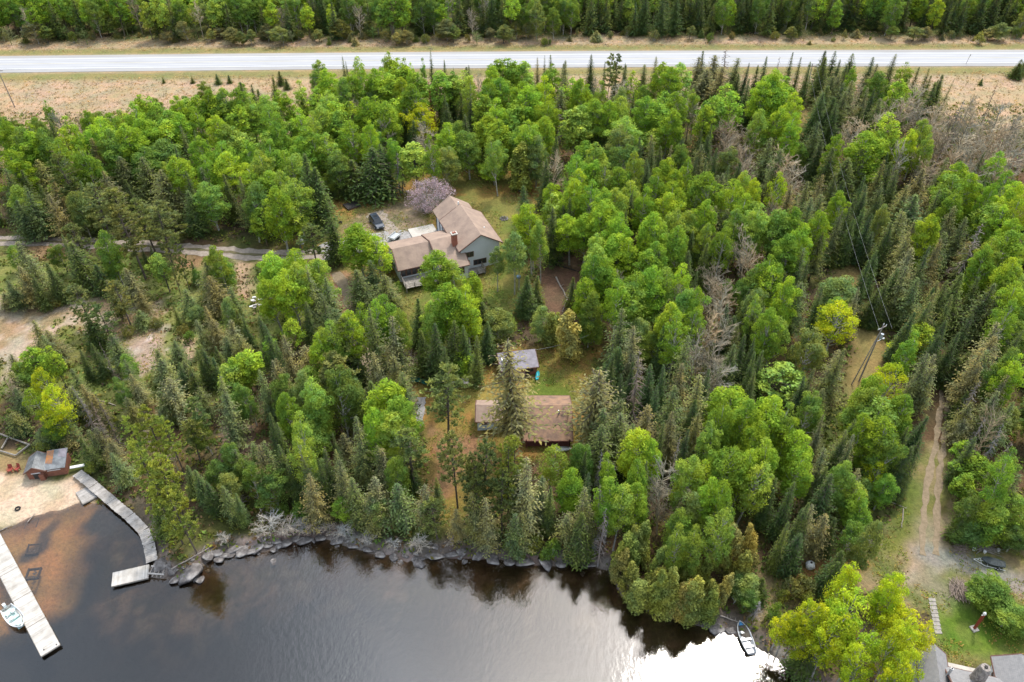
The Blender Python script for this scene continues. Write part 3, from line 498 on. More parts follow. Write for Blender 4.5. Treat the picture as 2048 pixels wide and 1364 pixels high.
# photo tiles (origin) : kind  x  y-of-top  [width]  [height m], in quarter photo pixels from the tile origin
CAT = {
(0,100): """a 355 400 60|s 385 540 90|a 40 560 160|a 110 640 180|a 230 560 130|a 260 640 180|a 330 640 150|x 450 480 150|x 600 500 150|a 520 540 140|a 500 640 150|a 600 620 150|a 710 490 140|a 700 600|a 780 570|a 880 510|a 820 620|a 960 480 140|a 1060 420|a 1110 360 140|a 1190 380 150|a 1240 440|a 980 600 190|a 1120 540 190|a 1200 560|a 1100 620|a 1330 480|a 1400 370 120|a 1480 390|a 1550 370|a 1640 340 140|a 1720 370|a 1790 310 150|a 1900 310|a 1980 370|a 1330 570|a 1420 500|a 1560 460|a 1700 520|a 1820 600|a 1890 450|g 880 710 200|g 1030 700 220|g 1280 720 240|g 1130 800 220|s 690 620 60|s 340 760 70|s 590 850 70|b 740 710 150|b 950 850|p 480 850 200|b 300 870 170|b 1130 860 200|b 1280 950 220|s 1380 760 80|b 1450 620 90|b 1520 640 80|s 1650 720 70|s 90 880|g 130 1070 150|b 20 960|b 200 1090|b 650 920 130|g 580 1120 150|p 720 1080 220|p 880 1120 230|p 1100 1190 200|p 1220 1230|a 1460 840 180|s 1490 980|a 1620 840 130|a 1790 820 200|g 1650 1060 200|b 1610 940 120|g 1970 1100 200|a 1990 900 180|a 1850 620|a 1960 740|b 1900 1010 100|g 2010 940|a 420 740|a 150 760|a 60 800|s 160 960|b 380 1000|s 600 1060|b 820 960|s 1000 1040|a 1560 700|a 1740 740|a 640 770|b 120 1200|s 300 1080|b 400 1150|s 1500 1120 150|s 1800 1000""",
(512,100): """a 500 80 90 9|s 690 50 50|s 725 90 40|a 810 60 90|a 1060 10 100|a 1120 70|s 1395 5 45|a 1335 70 60|a 1190 70 80|a 1240 100 70|s 1505 80 60|s 1600 140 40|s 1690 120 70|x 1770 150 70|a 350 250 130|a 590 150|a 640 230 150|a 740 180 150|a 820 160 130|a 940 130 150|a 1010 150 140|a 1100 200|a 1180 210 140|a 1300 180|a 1450 170|a 1560 170 140|a 1650 160 150|a 1700 230 120|r 1400 240 60|x 690 280 100|g 950 270 120|x 980 260|s 145 350 70|s 350 340 80|s 200 470 60|a 180 330 130|a 70 370|a 240 350 100|a 60 460|a 480 310|a 580 320|a 620 420|a 740 420|a 860 390|a 980 380|a 1050 400|a 1180 340|a 1280 300|x 790 350 100|a 340 480 180|a 430 500 150|a 520 440 150|a 660 480 200|a 760 560 190|a 880 580 110|a 930 600 110|a 250 570|a 130 590|a 450 630 200|a 540 680|a 380 700|a 40 640|a 100 740|a 200 800|a 20 820|a 260 860|a 340 840|a 50 960 190|a 150 1080 200|a 170 940|a 300 1050 200|a 290 1260 150 10|a 20 1260 130 9|g 550 980 130|g 640 820|x 1040 520 140|g 1060 500|s 1180 480 90|s 1220 460 100|y 1350 430 230|s 1490 340 70|s 1520 420|s 1570 250 80|s 1640 350 80|s 1700 390|s 1540 250 80|s 1460 280 70|d 1775 320 70|s 1800 480 80|a 1490 590 200|a 1420 680 130|a 1260 740 200 12|a 1150 670 110|g 1700 650 200 12|a 1570 700|a 1150 860 130 9|s 390 820 190 17|s 450 950 180 14|s 910 770 230 16|s 970 760 150|s 760 880 200 11|g 1900 740 150|a 1930 690 120|a 1890 890 170 9|a 1880 130 130|a 1960 90|a 2010 80|a 1850 260|a 1920 220|a 1990 250|a 1850 380|a 1940 400 180|a 1860 500|a 1940 560 180|a 2020 480|g 1620 560|s 1250 560|s 1680 520|x 1330 560|s 1020 780 120 10|d 1120 820|g 1500 780|s 640 1000 120""",
(1024,100): """a 20 90 120|a 100 90 130|b 210 60 60|s 262 45 40|s 320 40 80|a 310 110 130|b 425 80 110|s 640 40 90|p 790 40 90|p 850 40 90|s 745 90 40|b 910 110 60|b 1160 50 90|s 1540 5 90|b 1490 60|b 1620 40 170|d 1720 10 150|b 1790 60|s 1880 100 70|s 1970 120 80|s 2040 50 70|a 960 170 120|a 1210 100 140|a 1360 110|a 1290 140|b 1060 120 130|g 900 300 120|x 870 250|a 500 220|a 570 230 150|a 720 260 140|a 60 250|a 200 300 120|a 290 200 130|x 690 200 80|a 70 300 190|a 40 400 200|b 420 200|b 400 320|a 260 380|a 250 500|a 150 560|d 370 430|a 520 450 200|a 600 440|a 700 400|a 820 400|a 880 370 140|a 930 530 190|a 1100 380 180|a 1230 340 190|a 1310 350|a 1180 430 200|a 1260 470|s 650 330 60|s 980 340 60|s 1010 360 50|s 650 480 100|s 700 500 90|s 760 540 80|g 860 600|x 1400 330 140|x 1440 400|g 1490 320 90|b 1560 150 200|b 1680 130|a 1720 260 180|a 1780 330 200|a 1640 380 180|a 1550 450 140|x 1750 500|x 1950 600|x 1850 750|s 1560 520 100|s 1520 640 80|s 1590 600 80|s 1590 690|b 1500 760|s 1640 780 80|s 1900 230 80|s 1950 300|a 2000 470 140|a 2030 250|b 1130 680 90|s 1150 740 80|s 1100 860 80|b 1260 760 70|s 1200 760|g 1350 750 140|s 1460 850 70|s 1570 880 90|g 1740 770 140|s 1730 920 90|b 1700 980|s 1350 700|g 70 610 160|c 60 740 250 13|g 200 700 150|s 340 700|a 590 730|a 690 760|g 870 730 200|a 1010 830 120|a 640 880|a 780 880 200|a 850 920|a 500 860|a 540 960|a 490 1010|a 350 1060 150 12|a 330 1160 170 11|a 640 1050|a 740 1110|a 870 1100|a 980 1070 150|a 1060 1110|s 510 1110 120|s 460 1180|s 950 1140 80|a 730 1200 200|a 820 1300|a 1240 860|a 1190 960 180|a 1390 870 120|a 1350 950|a 1300 1080 210|a 1260 1160 200|s 1130 1040|s 1150 1130|s 1080 900|a 1340 1270|a 1540 1020 220|a 1540 1190|s 1470 1160 90|a 1780 1030 200|a 1870 960 120|a 1990 1020 110|a 1880 1170 200|a 1930 1240|b 1620 1240 140|b 1760 1260 120|s 110 1100 130 11|a 180 1270 170|a 590 1320|a 1130 1330|x 900 900 130|s 1040 700|x 1740 640|x 1900 850|s 1820 900|b 1640 1000|s 280 880 120|x 340 780""",
(1536,100): """a 40 130 200 17|a 130 220 200|a 60 250 220|a 220 360 140|a 90 460 180|a 180 520|s 200 20 60|d 100 60 60|s 265 60 60|s 340 90 80|s 460 5|s 480 60 140|s 540 10 90|s 580 80 90|s 680 30 120|s 640 120|a 700 130 80|b 850 60 110|b 880 110 110|b 1020 30 90 10|a 1120 100 100|g 960 190 170 11|a 1080 230 150|s 1290 150 70|s 1400 200|s 1340 260|b 1450 230 60|b 520 200|b 580 190|b 600 260|b 690 250|s 480 280 140|s 440 340 130|s 520 380 150|s 560 440 130|b 790 300 90|s 860 310 90|b 620 330|b 900 390|x 740 230 60|x 1000 380 200|x 1120 350 200|x 1180 260|x 1240 420 180|x 760 520 220|x 680 600 180|b 410 570 150|s 450 720|a 540 680 110|s 520 780 150|a 970 510 180|a 1000 600|a 830 660 260 14|a 1260 560 150|a 1170 640 130|a 1310 690 100|x 1650 330 120|d 1840 250 50|x 1700 420|x 1900 400|x 1500 480|x 1620 520|x 1760 540|x 1900 560|x 2020 480|x 1450 620|x 1580 650 180|x 1720 660|x 1850 690|x 1980 640|x 1500 780|x 1640 760|x 1780 800|x 1900 760|x 2030 740|s 1700 820 80|d 1380 760 120|x 1300 850|a 1900 820|x 1860 950|b 1420 850 100|b 60 560 120|b 20 700|b 120 780|x 200 800 220|x 250 880|y 90 1000 150|x 60 1180 140|b 200 1080 120|b 330 1060 140|b 350 1180 130|b 430 1000 110|b 440 1150|s 640 860 200|s 560 980|s 600 1040 150|a 640 1160 130|b 760 780|s 780 1000 90|s 760 1120 100|s 840 1090|s 900 1160|b 920 880 110|s 1000 900 140|s 1050 960|b 940 1060 130|b 1250 950 180|b 1120 1080|b 1180 1150 220|b 1380 1120 100|a 1600 910 200|a 1550 1000 200|a 1660 980|a 1780 1040 120|a 1480 1100 140|a 1980 960 180|a 1950 1060|a 2020 1150|a 1940 1240|a 1790 1230 220|s 1430 1140 120|s 1750 990|b 1860 1090 120|b 1490 1260 110|b 1100 1300|a 170 1270 200|a 440 1290 140|g 940 1210 110|a 1330 1330|s 660 1260|s 700 1180|x 1320 520|x 1380 420|d 1560 400|x 1460 550|x 1800 620|x 1960 580|x 1560 880|x 1700 900|b 1300 600|x 900 480|s 960 820|x 1080 720|x 1240 760""",
(0,400): """b 120 330 200 11|b 200 440 180 10|b 160 520 160 9|b 60 640 140 8|b 20 740 140 8|s 370 500 130 9|g 440 340 130 7|s 480 270 90 10|s 560 330 220 11|p 570 200 180|s 660 400 200|s 760 520 150|a 820 250 160 12|g 860 420 130|p 960 60 300 16|p 750 20 220|p 1170 30 260|p 1350 100 220|p 1380 300 110 12|p 1330 400 80 10|s 1130 380 60 5|s 1200 370 60 5|a 1250 420 160 9|b 1000 540 160 8|b 1090 690 120 7|b 860 640 160 9|p 910 660 200 10|p 600 690 200 10|s 680 900 180 8|p 780 840 180 9|s 1385 840 60 5|s 1530 490 70 5|g 1545 550 70 4|g 1650 290 130 8|a 1720 380 150 12|b 1640 480 180 9|b 1700 600 200 9|g 1760 470|b 1840 700 150 9|b 1650 840 110 9|g 1780 790 130 8|g 1560 850 140 4|b 1480 720 150 6|b 1700 960|b 1580 960 120 7|b 1830 960|s 1940 930 100|s 1980 800 120|s 1890 880|b 1900 1060|s 1630 1150 110 9|s 1720 1170|s 1570 1190 90 8|b 1800 1080 140|a 1970 1190 180 9|a 1870 1270 150 9|b 250 960 150 8|b 380 1030 160 8|b 330 1070 150 8|a 220 1170 200 9|a 380 1180 150 9|b 890 1080 160 8|s 620 1190 80|s 730 1150 100|d 810 1140 50 9|b 1010 1270 120 8|b 1250 1200 160 6|b 1380 1130 140 6|b 1300 1080 100 5|b 60 1240 150|b 1100 880 120 4|u 1230 950|u 1000 1000|u 1450 1000|u 1100 700|u 300 740|u 420 780|g 60 380 100 6|s 250 600 120 8|u 1500 1050|u 900 1200|u 660 600""",
(512,400): """s 600 140 150 10|p 430 220 200 10|a 800 200 260 12|a 960 280 200 11|a 1080 250 120 9|b 820 560 170 9|b 900 480 140 8|b 1010 590 170 9|b 1080 700 100 5|u 1060 500 100|u 1130 660 80|a 1420 440 220 13|a 1590 480 170 11|a 1660 620|a 1500 700 260|a 1700 700 200|a 1620 750 220|a 1420 820 150|s 1290 800 120 10|g 1930 900 220 12|s 1830 820 150 8|a 1640 1190 160 9|s 1480 1160|s 1420 1000 150|s 1560 980 150|s 1680 1000|s 1330 1050|s 1750 1080|a 110 400 180|a 230 430|a 310 410 200|a 260 540 200|a 330 500|a 110 620|a 60 700|a 450 480|b 410 520 120 15|b 470 650 150|b 560 620|b 530 760|s 380 810 110 10|s 40 920|s 90 1000|a 280 960 140 9|a 480 1000|a 530 1060|a 600 950|b 230 1090|b 370 1160 180|s 140 1130|a 100 1090 130 8|b 160 1270|a 820 840|a 740 900|a 900 800|a 1040 790 220|a 1120 900 130|b 930 860 170 16|b 1050 940 180 15|p 700 980 230|s 700 1080 170|b 1130 1100|g 620 1290|w 1985 300 180 13|w 1930 380 120 10|s 1850 960 110 9""",
(1024,400): """w 20 250 170 14|w 60 330 110 11|a 170 60 160 15|a 240 170 130 14|s 110 20 120 12|s 340 60 150 13|a 480 130 200|a 600 110|s 420 40|a 730 20 180|a 840 100 150|a 740 220 150|a 850 260 230|a 940 350 200|a 700 330|a 650 440|a 760 480 200|a 1130 120 140|a 1230 130 150|a 1370 70|a 1350 210|a 1100 190|a 1180 340|a 1120 400|a 1240 510 150|a 1340 530 140|a 1150 560 200|a 960 620 230|a 1060 600|a 860 660|a 1000 700 250|g 680 560 150|a 620 640|g 640 760 150|r 540 470 70 11|s 490 620 90 7|g 1400 690 220 14|a 1480 720 130|a 1330 820 200|a 1440 880 200|a 1340 950 200|x 1400 660 150|x 870 560 120|s 930 100 80|s 1180 410 100|s 1060 430 90|s 1220 650 90|s 1220 780 120|s 1460 580 80|s 1430 400 130|s 1460 250|s 1520 290 90|s 1560 340|s 1620 300 110|s 1580 240|a 1520 190 110|a 1700 220|b 1600 40 150|b 1740 60 130|a 1830 80|a 1930 90 170|a 1920 30|b 890 870 190 14|s 830 1170 200 10|b 1000 1000 160 14|g 1050 920 160 9|s 1250 1020|g 1140 1050 170 8|x 1700 440 180|x 1650 560 200|x 1750 620|x 1680 740 200|x 1600 880 180|x 1930 260 200|x 1980 330|x 1600 1080 200|x 1650 1200|g 1960 550 180|g 1900 700|s 1900 710 110|s 1760 830 110|s 1780 930|s 2000 850 110|s 1940 900|b 1810 1010 90|s 2020 980|s 1870 1080|a 1990 780 120|b 1390 1090 160 14|b 1780 1120|s 1950 1100 90|s 1990 1200|s 110 600 130 9|c 260 680 180 8|c 330 880 170 8|c 490 840 260 13|g 650 940 160 6|g 250 850 160 8|x 1560 980|x 1480 1120|x 1720 900""",
(1536,400): """g 170 60 240 14|a 270 200|a 200 300 200|a 430 90 150|b 590 70 100|s 560 330 120|g 470 380 140|b 440 260|b 290 390 140|s 350 460 80|a 110 450|a 120 570 200|a 160 640|b 290 660 190 13|s 450 700 100|g 600 600 250 9|b 760 680 100 12|y 590 850 280 11|a 740 960|a 90 940|a 40 870|g 380 1080 220|b 580 1190 160 13|s 700 20|s 760 60|s 830 100 110|s 680 150|b 830 250 110|s 790 340|b 1080 90 170|s 1000 180 140|s 960 230|b 1190 190|b 1130 260|b 1170 380 150|b 1300 380 130 14|s 880 400|s 820 480|s 1050 540 130|s 960 640|b 1110 530|b 1210 620 150|s 1080 800 140|s 990 900|s 1350 720 130|s 1280 790|b 1320 740|s 1440 960 130|s 1380 1080|a 1250 980 160 8|a 1180 1070|a 1070 1140 260|a 980 1230|b 1330 1230 150|a 1340 120 110|b 1490 40 140|b 1600 130 140|d 1700 200 180 14|b 1680 300|b 1410 250|b 1380 320 130|s 1540 590 180|s 1450 640|s 1500 760|a 1820 20 210|a 1990 140|a 1960 240 230|a 1890 330|a 1820 390|a 2010 450|a 2000 530|a 1990 640|a 1960 800|b 1880 530 180|b 1780 660 190|b 1860 780 200|b 1880 1000 180|b 1790 1060 200|s 1700 620|s 1640 900|s 1530 1050|s 1590 1200|b 1720 1180|g 1990 1240 180|s 2010 1040|s 880 700|s 900 800|s 1160 900|s 1120 1000""",
(0,700): """y 300 150 220 11|y 400 290 220 11|a 260 330|y 420 480 250 11|g 130 100 180|b 60 180 150|b 100 300|x 40 200|s 60 470 130 8|s 150 560|b 90 500|s 380 600|g 400 520|b 320 620|b 570 150 130|b 640 270 130|b 560 300|b 720 350 130|d 690 450 130|d 770 360 100|d 600 280|g 960 50 130 7|g 960 250 120 8|b 1050 180 130|b 1010 380|b 1290 60 160 6|b 1320 220 220 9|b 1280 330|s 1410 100|b 1470 100|s 1640 20 120|s 1700 60|a 1930 20 170 9|a 1790 130 180 9|a 1860 120|b 1740 240 190 14|b 1590 300|p 1520 400 200 11|g 1600 540|p 1480 560 200|s 1520 140|q 1150 470 220|q 980 550 170|q 1290 520 180|q 1080 740 220|q 1220 860 260|q 1320 930 280|q 1240 1050 240|q 1360 1120 220|x 1330 730 150|b 770 620|b 850 700 130|s 640 700|b 900 800|u 800 830 120 5|s 1560 940 130|s 1480 930|s 1650 1060 120|g 1700 900|g 1830 760|b 1870 800|g 1930 900|g 1990 950|b 1790 1080|s 1870 1150 100|g 1780 1000|b 2010 740|g 1950 240 180 10|x 1930 380 120|b 480 500 120|b 520 620|b 700 640|s 460 700 110 8|u 700 900|u 330 730|x 1150 620 120""",
(512,700): """g 170 160 150|g 300 180|a 240 340|a 440 210 180 15|a 510 310|a 330 560 150|a 350 660|b 40 150 130|b 150 80|s 90 500|s 160 600|p 620 60 260|g 640 180 240 15|g 700 280|p 560 20|b 950 20|b 1120 60 180|b 1170 150|a 1010 270 270|a 1150 350 220|a 900 470|a 1050 520 250|b 800 560 150 15|b 830 640 150|b 960 740 120|b 1000 800|p 1220 640 270 13|g 1110 850|p 1490 150 300 17|p 1570 650 240 16|p 1790 700 240 17|p 1740 860 200|p 1760 940|q 2010 740 160 17|p 1960 1000|s 1240 940 110 5|b 620 810 120|b 640 880|s 500 860 90|d 530 740 90 12|b 380 850 130|s 640 660 70|b 60 720|b 20 760|g 100 980 200 8|s 550 780|b 400 1000|a 660 1170 130 6|b 940 1040 170 10|b 1130 1050 200 10|b 1350 1080 160 10|p 1420 1180 180 9|b 900 1150 150 8|g 1010 1180 150 7|s 1440 1020 80 6|u 340 1240 150 3|b 1600 1270 120 7|b 1780 1130|b 1850 1180|b 700 950|b 760 1000|s 180 760|s 260 820|g 460 900 130 8|u 100 1200|u 200 1240|u 480 1200|u 560 1240""",
(1024,700): """b 30 -50 350 21|b 700 150 340 16|b 860 400 180|b 770 480 220|b 880 520 220|b 1000 560|b 710 620 230 12|g 600 700|b 1090 410 190 12|b 1300 310 190 13|b 1530 210 180 13|s 830 -30|s 790 60|s 1120 100 140|d 1030 20 200 16|s 960 100|b 1380 100|b 1760 0|s 1940 180|s 1960 0 110|x 1600 60 200|s 1580 160|a 1790 330 270 11|a 1700 430|a 1880 400 200|a 1970 560 200|a 1650 630 150|a 1680 730 250|a 1440 830 200|a 1560 900|a 1880 800 180|a 2000 760|a 1950 870 220|a 1590 1010 200|a 1040 650 230 14|a 1110 740|a 830 870 140|a 810 1030 200|a 880 1100|a 1020 1080|a 1080 920 140|d 1020 900|x 1240 870 250|x 1450 930 200|x 1240 1050|a 310 780 190 11|a 480 980 180 11|s 300 1090 100|q 10 740 180 16|b 120 870 200 16|b 60 960|b 230 1000|d 730 1090 130 12|d 740 800 100 13|s 600 970 110|b 610 1090|b 600 1200|s 540 800|s 1490 400|b 1500 500|s 1560 560|b 1300 500|s 1200 600|g 1680 1250|g 1320 1320|b 1380 1100|g 1500 1100 180|s 1180 300|s 900 200|s 1240 120|s 1400 640|d 1300 700|s 1100 900|a 1750 1050""",
(1536,700): """a 100 120 320 9|a 60 400 260|a 180 470|a 310 630 220|a 30 760|a 250 830 220|a 130 600|g 370 400 180|b 560 0 150|b 470 520 90 11|b 340 160 130|s 320 220|b 690 690 110|s 640 760|b 480 820 170|s 540 1000 200|s 460 960|g 620 900|y 1080 -20 230 14|y 1000 100 240 14|a 860 210|a 800 280 200|a 930 240|a 1090 380 220|a 900 420 300|a 1040 560 250|a 830 560|g 980 700 220|b 1310 30 180 13|b 1330 120|s 1250 520 120 9|s 1150 600|s 1200 720 130 10|s 1150 780 150 10|s 1100 830 150 9|y 900 910 170 8|a 980 980 150 8|a 780 1060 200 9|a 720 1150 200 9|a 800 1200 180 8|s 50 1030 110|s 200 1050 130|s 330 1200|b 360 1240|b 720 960|a 1580 720 130 9|s 1680 690 110|a 1740 860 200 7|a 1570 900|a 1620 1000|a 1990 900|s 1530 60 150|s 1560 200|s 1600 330|s 1500 400|b 1770 20 200|b 1680 120|d 1700 250|b 1920 170 150|b 1640 420|b 1840 330|s 1520 600|b 1600 560|d 1740 560|d 1900 600|x 1880 450 180|d 1950 740 160 13|g 1540 1150 240 6|a 1970 1120 180 8|a 1880 1230|g 1640 1190|a 2010 30 150|a 2020 800|b 1950 400|b 2020 1000|s 700 560|s 600 700|s 1560 480|b 640 620""",
(1024,1000): """c 980 260 200 10|c 1080 120 180 10|c 1130 200 180 10|c 1210 320 170 10|c 860 330 150 9|c 1220 500 200|c 1150 560 200|c 1300 560 200|c 1430 420 200|c 1480 610 220|c 1400 620|c 1330 760 200 8|c 1640 600 160|c 1720 570 150 8|c 1560 420 170|c 1820 180 220 10|c 1980 200 180|c 1760 300|c 1880 360|a 1320 120 200 9|a 1380 180|a 1560 150 200 8|a 1700 50 220|a 1500 230|c 1500 720 200 8|c 1620 730 160 7|c 900 450 180 8|b 480 100 180 8|b 600 20|s 560 160 160|u 600 350 130 3|u 330 330 130 3.5|u 200 280 120 3|b 80 90 140 9|d 740 100 130|b 20 130|g 1900 620 200 5|g 1830 650 160 5|s 2010 620 120 5|d 1980 810 100 3.5|g 1900 720 140 4|c 1050 660 200 8|c 960 480 180 8|c 1250 700 200 7|u 60 400|u 260 400""",
(1536,1023): """s 320 0 120 10|s 170 80|s 250 150 170 9|b 480 10|s 560 60|s 620 310 150 8|s 560 400 150 7|g 850 20|g 750 120 180 9|u 300 530 180 3|u 200 560 160 3|u 140 640|u 330 640|u 80 760 140 3|y 720 430 200 15|y 590 490 170|y 1090 490 200 14|y 960 540 180|y 700 600 300 15|y 1050 600 260|y 1130 720 230|y 1330 900 180 12|y 1180 880 260|y 320 730 140 12|y 220 810 160 10|y 190 930 170 9|y 640 990 300 14|y 480 1040|y 770 1080 220|y 620 1150|y 1080 1040 220|y 1160 1100|y 920 1200 200|y 1130 1280|y 640 1290|y 560 870|s 340 1080 180 6|g 1850 560 260 5|g 1780 640 200 4.5|g 1960 780 240 5|g 2030 800 200 4|s 1560 60|g 1600 50 220|a 1820 10 200|a 1930 90 200|s 1900 180|g 2020 160|y 420 1120 180 9""",
}
def zonename(px, py):
    if py < 100: return 'beyond the highway'
    if px < 620 and py < 400: return 'between driveway and highway'
    if px < 640 and py < 700: return 'below the driveway'
    if px < 640: return 'behind the boardwalk'
    if px < 1130 and py < 440: return 'behind the house'
    if px < 1130 and py < 700: return 'below the house'
    if px < 1200: return 'around the cabin'
    if py > 1080 and px > 1500: return 'near the rowboat'
    if px < 1640 and py < 640: return 'right of the house'
    if px < 1640: return 'right of the cabin'
    if py < 640: return 'along the power line'
    return 'beside the dirt track'
COUNT = {}; BASES = []; PROTO = {}
PL = []
RK = dict(x=1.05, s=1.75, b=1.78, a=1.15, g=1.15, y=1.1, c=1.1, p=1.12, q=1.1)
def plant(k, x, y, h, rad, inframe=True, col=None, lean=None):
    K = KINDS[k]; i = rnd.randrange(len(K['v'])); z = hgt(x, y) - .1; c = col or rnd.choice(PAL[k]); f = rnd.uniform(.8, 1.22); w = rnd.uniform(.92, 1.1)
    rad *= RK.get(k, 1); sx = rad/K['R']; px, py, dep = Q(x, y, z + h*.7)
    d = dict(k=k, i=i, x=x, y=y, z=z, h=h, sx=sx, sy=sx*rnd.uniform(.9, 1.1), sz=h/K['H'], rot=(rnd.gauss(0, {'x': .07, 'a': .05, 'g': .06, 'y': .05, 'c': .07}.get(k, .03)), rnd.gauss(0, {'a': .05, 'g': .06, 'c': .07}.get(k, .03)), rnd.uniform(0, 6.28)), col=(c[0]*f*w, c[1]*f, c[2]*f/w, 1), px=px, py=py, size=h/dep*(1 if -15 < px < 2063 and -60 < py < 1420 else 0), label=None)
    BASES.append((x, y, k)); PL.append(d); return d
def realise():
    """the 300 largest in view of each kind as trees of their own, all others merged into the woods as a mass"""
    by = {}
    for d in PL: by.setdefault(KINDS[d['k']]['name'], []).append(d)
    rest = []
    for nm, L in by.items():
        L.sort(key=lambda d: -d['size']); own = [d for d in L[:296] if d['size'] > 0]; rest += [d for d in L if d['size'] <= 0] + [d for d in L[296:] if d['size'] > 0]
        for d in own:
            k = d['k']; K = KINDS[k]; c = d['col']; r = empty(K['name'], (d['x'], d['y'], d['z'])); r.rotation_euler = d['rot']; r.scale = (d['sx'], d['sy'], d['sz'])
            a = link('branches' if k in 'xd' else 'crown', K['v'][d['i']][0], r); a.color = c; b = link('trunk', K['v'][d['i']][1], r); b.color = (c[0]*.9, c[1]*.9, c[2]*.9, 1)
            D = DESC[k]; zn = zonename(d['px'], d['py']); X_, Y_ = max(0, min(99, round(d['px']/20.48))), max(0, min(99, round(d['py']/13.64)))
            ds = ('small ' + D[0]) if (k == 'u' or d['h'] < 5) else D[COUNT.get(k, 0) % len(D)]; COUNT[k] = COUNT.get(k, 0) + 1
            tag(r, d['label'] or f"{ds} {NOUN[k]} {zn}, {X_}% across, {Y_}% down the photo", K['cat'], f"{ds} {NOUN[k]} {zn}")
    cache = {}; q = []; tn = []
    for d in rest:
        for part in (0, 1):
            me = KINDS[d['k']]['v'][d['i']][part]; key = (me.name)
            if key not in cache:
                a = np.empty(len(me.vertices)*3, np.float32); me.vertices.foreach_get('co', a); a = a.reshape(-1, 4, 3)
                if part == 0: a = a[::2]; c = a.mean(1, keepdims=True); a = c + (a-c)*1.3
                cache[key] = a
            a = cache[key]; m = np.array(Matrix.Rotation(d['rot'][2], 3, 'Z')); v = (a*np.array([d['sx'], d['sy'], d['sz']])) @ m.T + np.array([d['x'], d['y'], d['z']])
            q.append(v.astype(np.float32)); tn.append(np.repeat(np.array([d['col'][:3] if part == 0 else (.16, .14, .12)], np.float32), v.shape[0]*4, 0))
    q = np.concatenate(q); tn = np.concatenate(tn); me = quad_mesh('outer_woods', q, M_STUFF); at = me.color_attributes.new('tint', 'FLOAT_COLOR', 'POINT'); at.data.foreach_set('color', np.concatenate([tn, np.ones((len(tn), 1), np.float32)], 1).ravel())
    tag(link('outer_woods', me), 'mixed wood filling the background behind the nearer trees', 'forest', kind='stuff'); print('own', sum(COUNT.values()), 'rest', len(rest), 'quads', len(q))
def px_m(x, y, z): return FPX / Q(x, y, z)[2]
KEEP = [(1872,775,1900,900),(1855,900,1890,1000),(55,888,160,962),(150,932,215,1000),(205,985,270,1045),(255,1020,300,1075),(283,1055,314,1125),(0,925,60,1060),(60,955,150,1060),(0,868,62,915),(222,1128,302,1172),(790,400,1000,560),(950,803,1142,892),(995,700,1082,758),
 (1950,1106,2016,1145),(1905,1085,2000,1106),(1893,1148,1942,1200),(1930,1215,1985,1265),(1842,880,1898,1150),(1870,1205,1935,1300),(738,426,774,476),(690,403,720,420),(815,447,905,483),(902,755,934,774),(820,752,870,773),(998,425,1018,450),(0,478,105,492),(365,493,512,512),
 (1715,652,1780,765),(1722,700,1752,765),(0,620,50,700),(262,672,330,722),(905,362,980,398),(1598,1112,1642,1155),(1476,1240,1516,1312),(1845,1295,1900,1364),(1900,1310,2048,1364),(1858,1195,1876,1250),(505,590,530,620),(1822,1125,1880,1162),(660,395,800,425),(1100,535,1160,600),(675,545,700,600),(590,720,600,730),(1640,530,1720,560)]
def shielded(k, xt, yt, w, h):
    """shorten a tree until it no longer stands in front of something the photo shows in the open"""
    while h > 2.5:
        x, y, z = G(xt, yt, h*.97); bx, by, _ = Q(x, y, z); bad = False
        for (a, b, c, d) in KEEP:
            if a <= xt <= c and b <= yt <= d: continue
            for t in (.3, .5, .7, .85, 1.0):
                qx, qy = xt + (bx-xt)*t, yt + (by-yt)*t; m = w*(.3 if t < .95 else .15)
                if a - m < qx < c + m and b < qy < d: bad = True; break
            if bad: break
        if not bad: return h
        h -= .6
    return h
for (ox, oy), txt in CAT.items():
    for e in txt.split('|'):
        p = e.split(); k = p[0]; px = ox + float(p[1])/4; py = oy + float(p[2])/4
        w = (float(p[3]) if len(p) > 3 else WDEF[k])/4; h = float(p[4]) if len(p) > 4 else HDEF[k]*rnd.uniform(.88, 1.1)
        if ox == 0 and oy >= 400 and len(p) < 5 and k in 'sbgapx': h *= .62
        if k == 'c': h *= rnd.uniform(.75, 1.12)
        if h < 20 and not (k == 'b' and len(p) > 4 and h >= 16): h = shielded(k, px, py, w, h)
        if h <= 2.5 and HDEF[k] > 3: continue
        x, y, z = G(px, py, h*.97)
        if land_d(x, y) < .6:                    # keep the foot on dry land
            for _ in range(30):
                if land_d(x, y) >= .8: break
                y += .35
                x += .1*(-1 if x < 0 else 0)
        rad = w/2/px_m(x, y, z+h*.7)*(1.08 if ox or oy < 400 else .92)
        plant(k, x, y, h, max(rad, .5))
bx, by, _ = G(852, 425); bl = plant('k', bx, by, 8, 5.0); bl['label'] = 'pink flowering tree beside the large tan roofed house'; bl['group'] = 'flowering tree'
print('catalogued', len(PL))
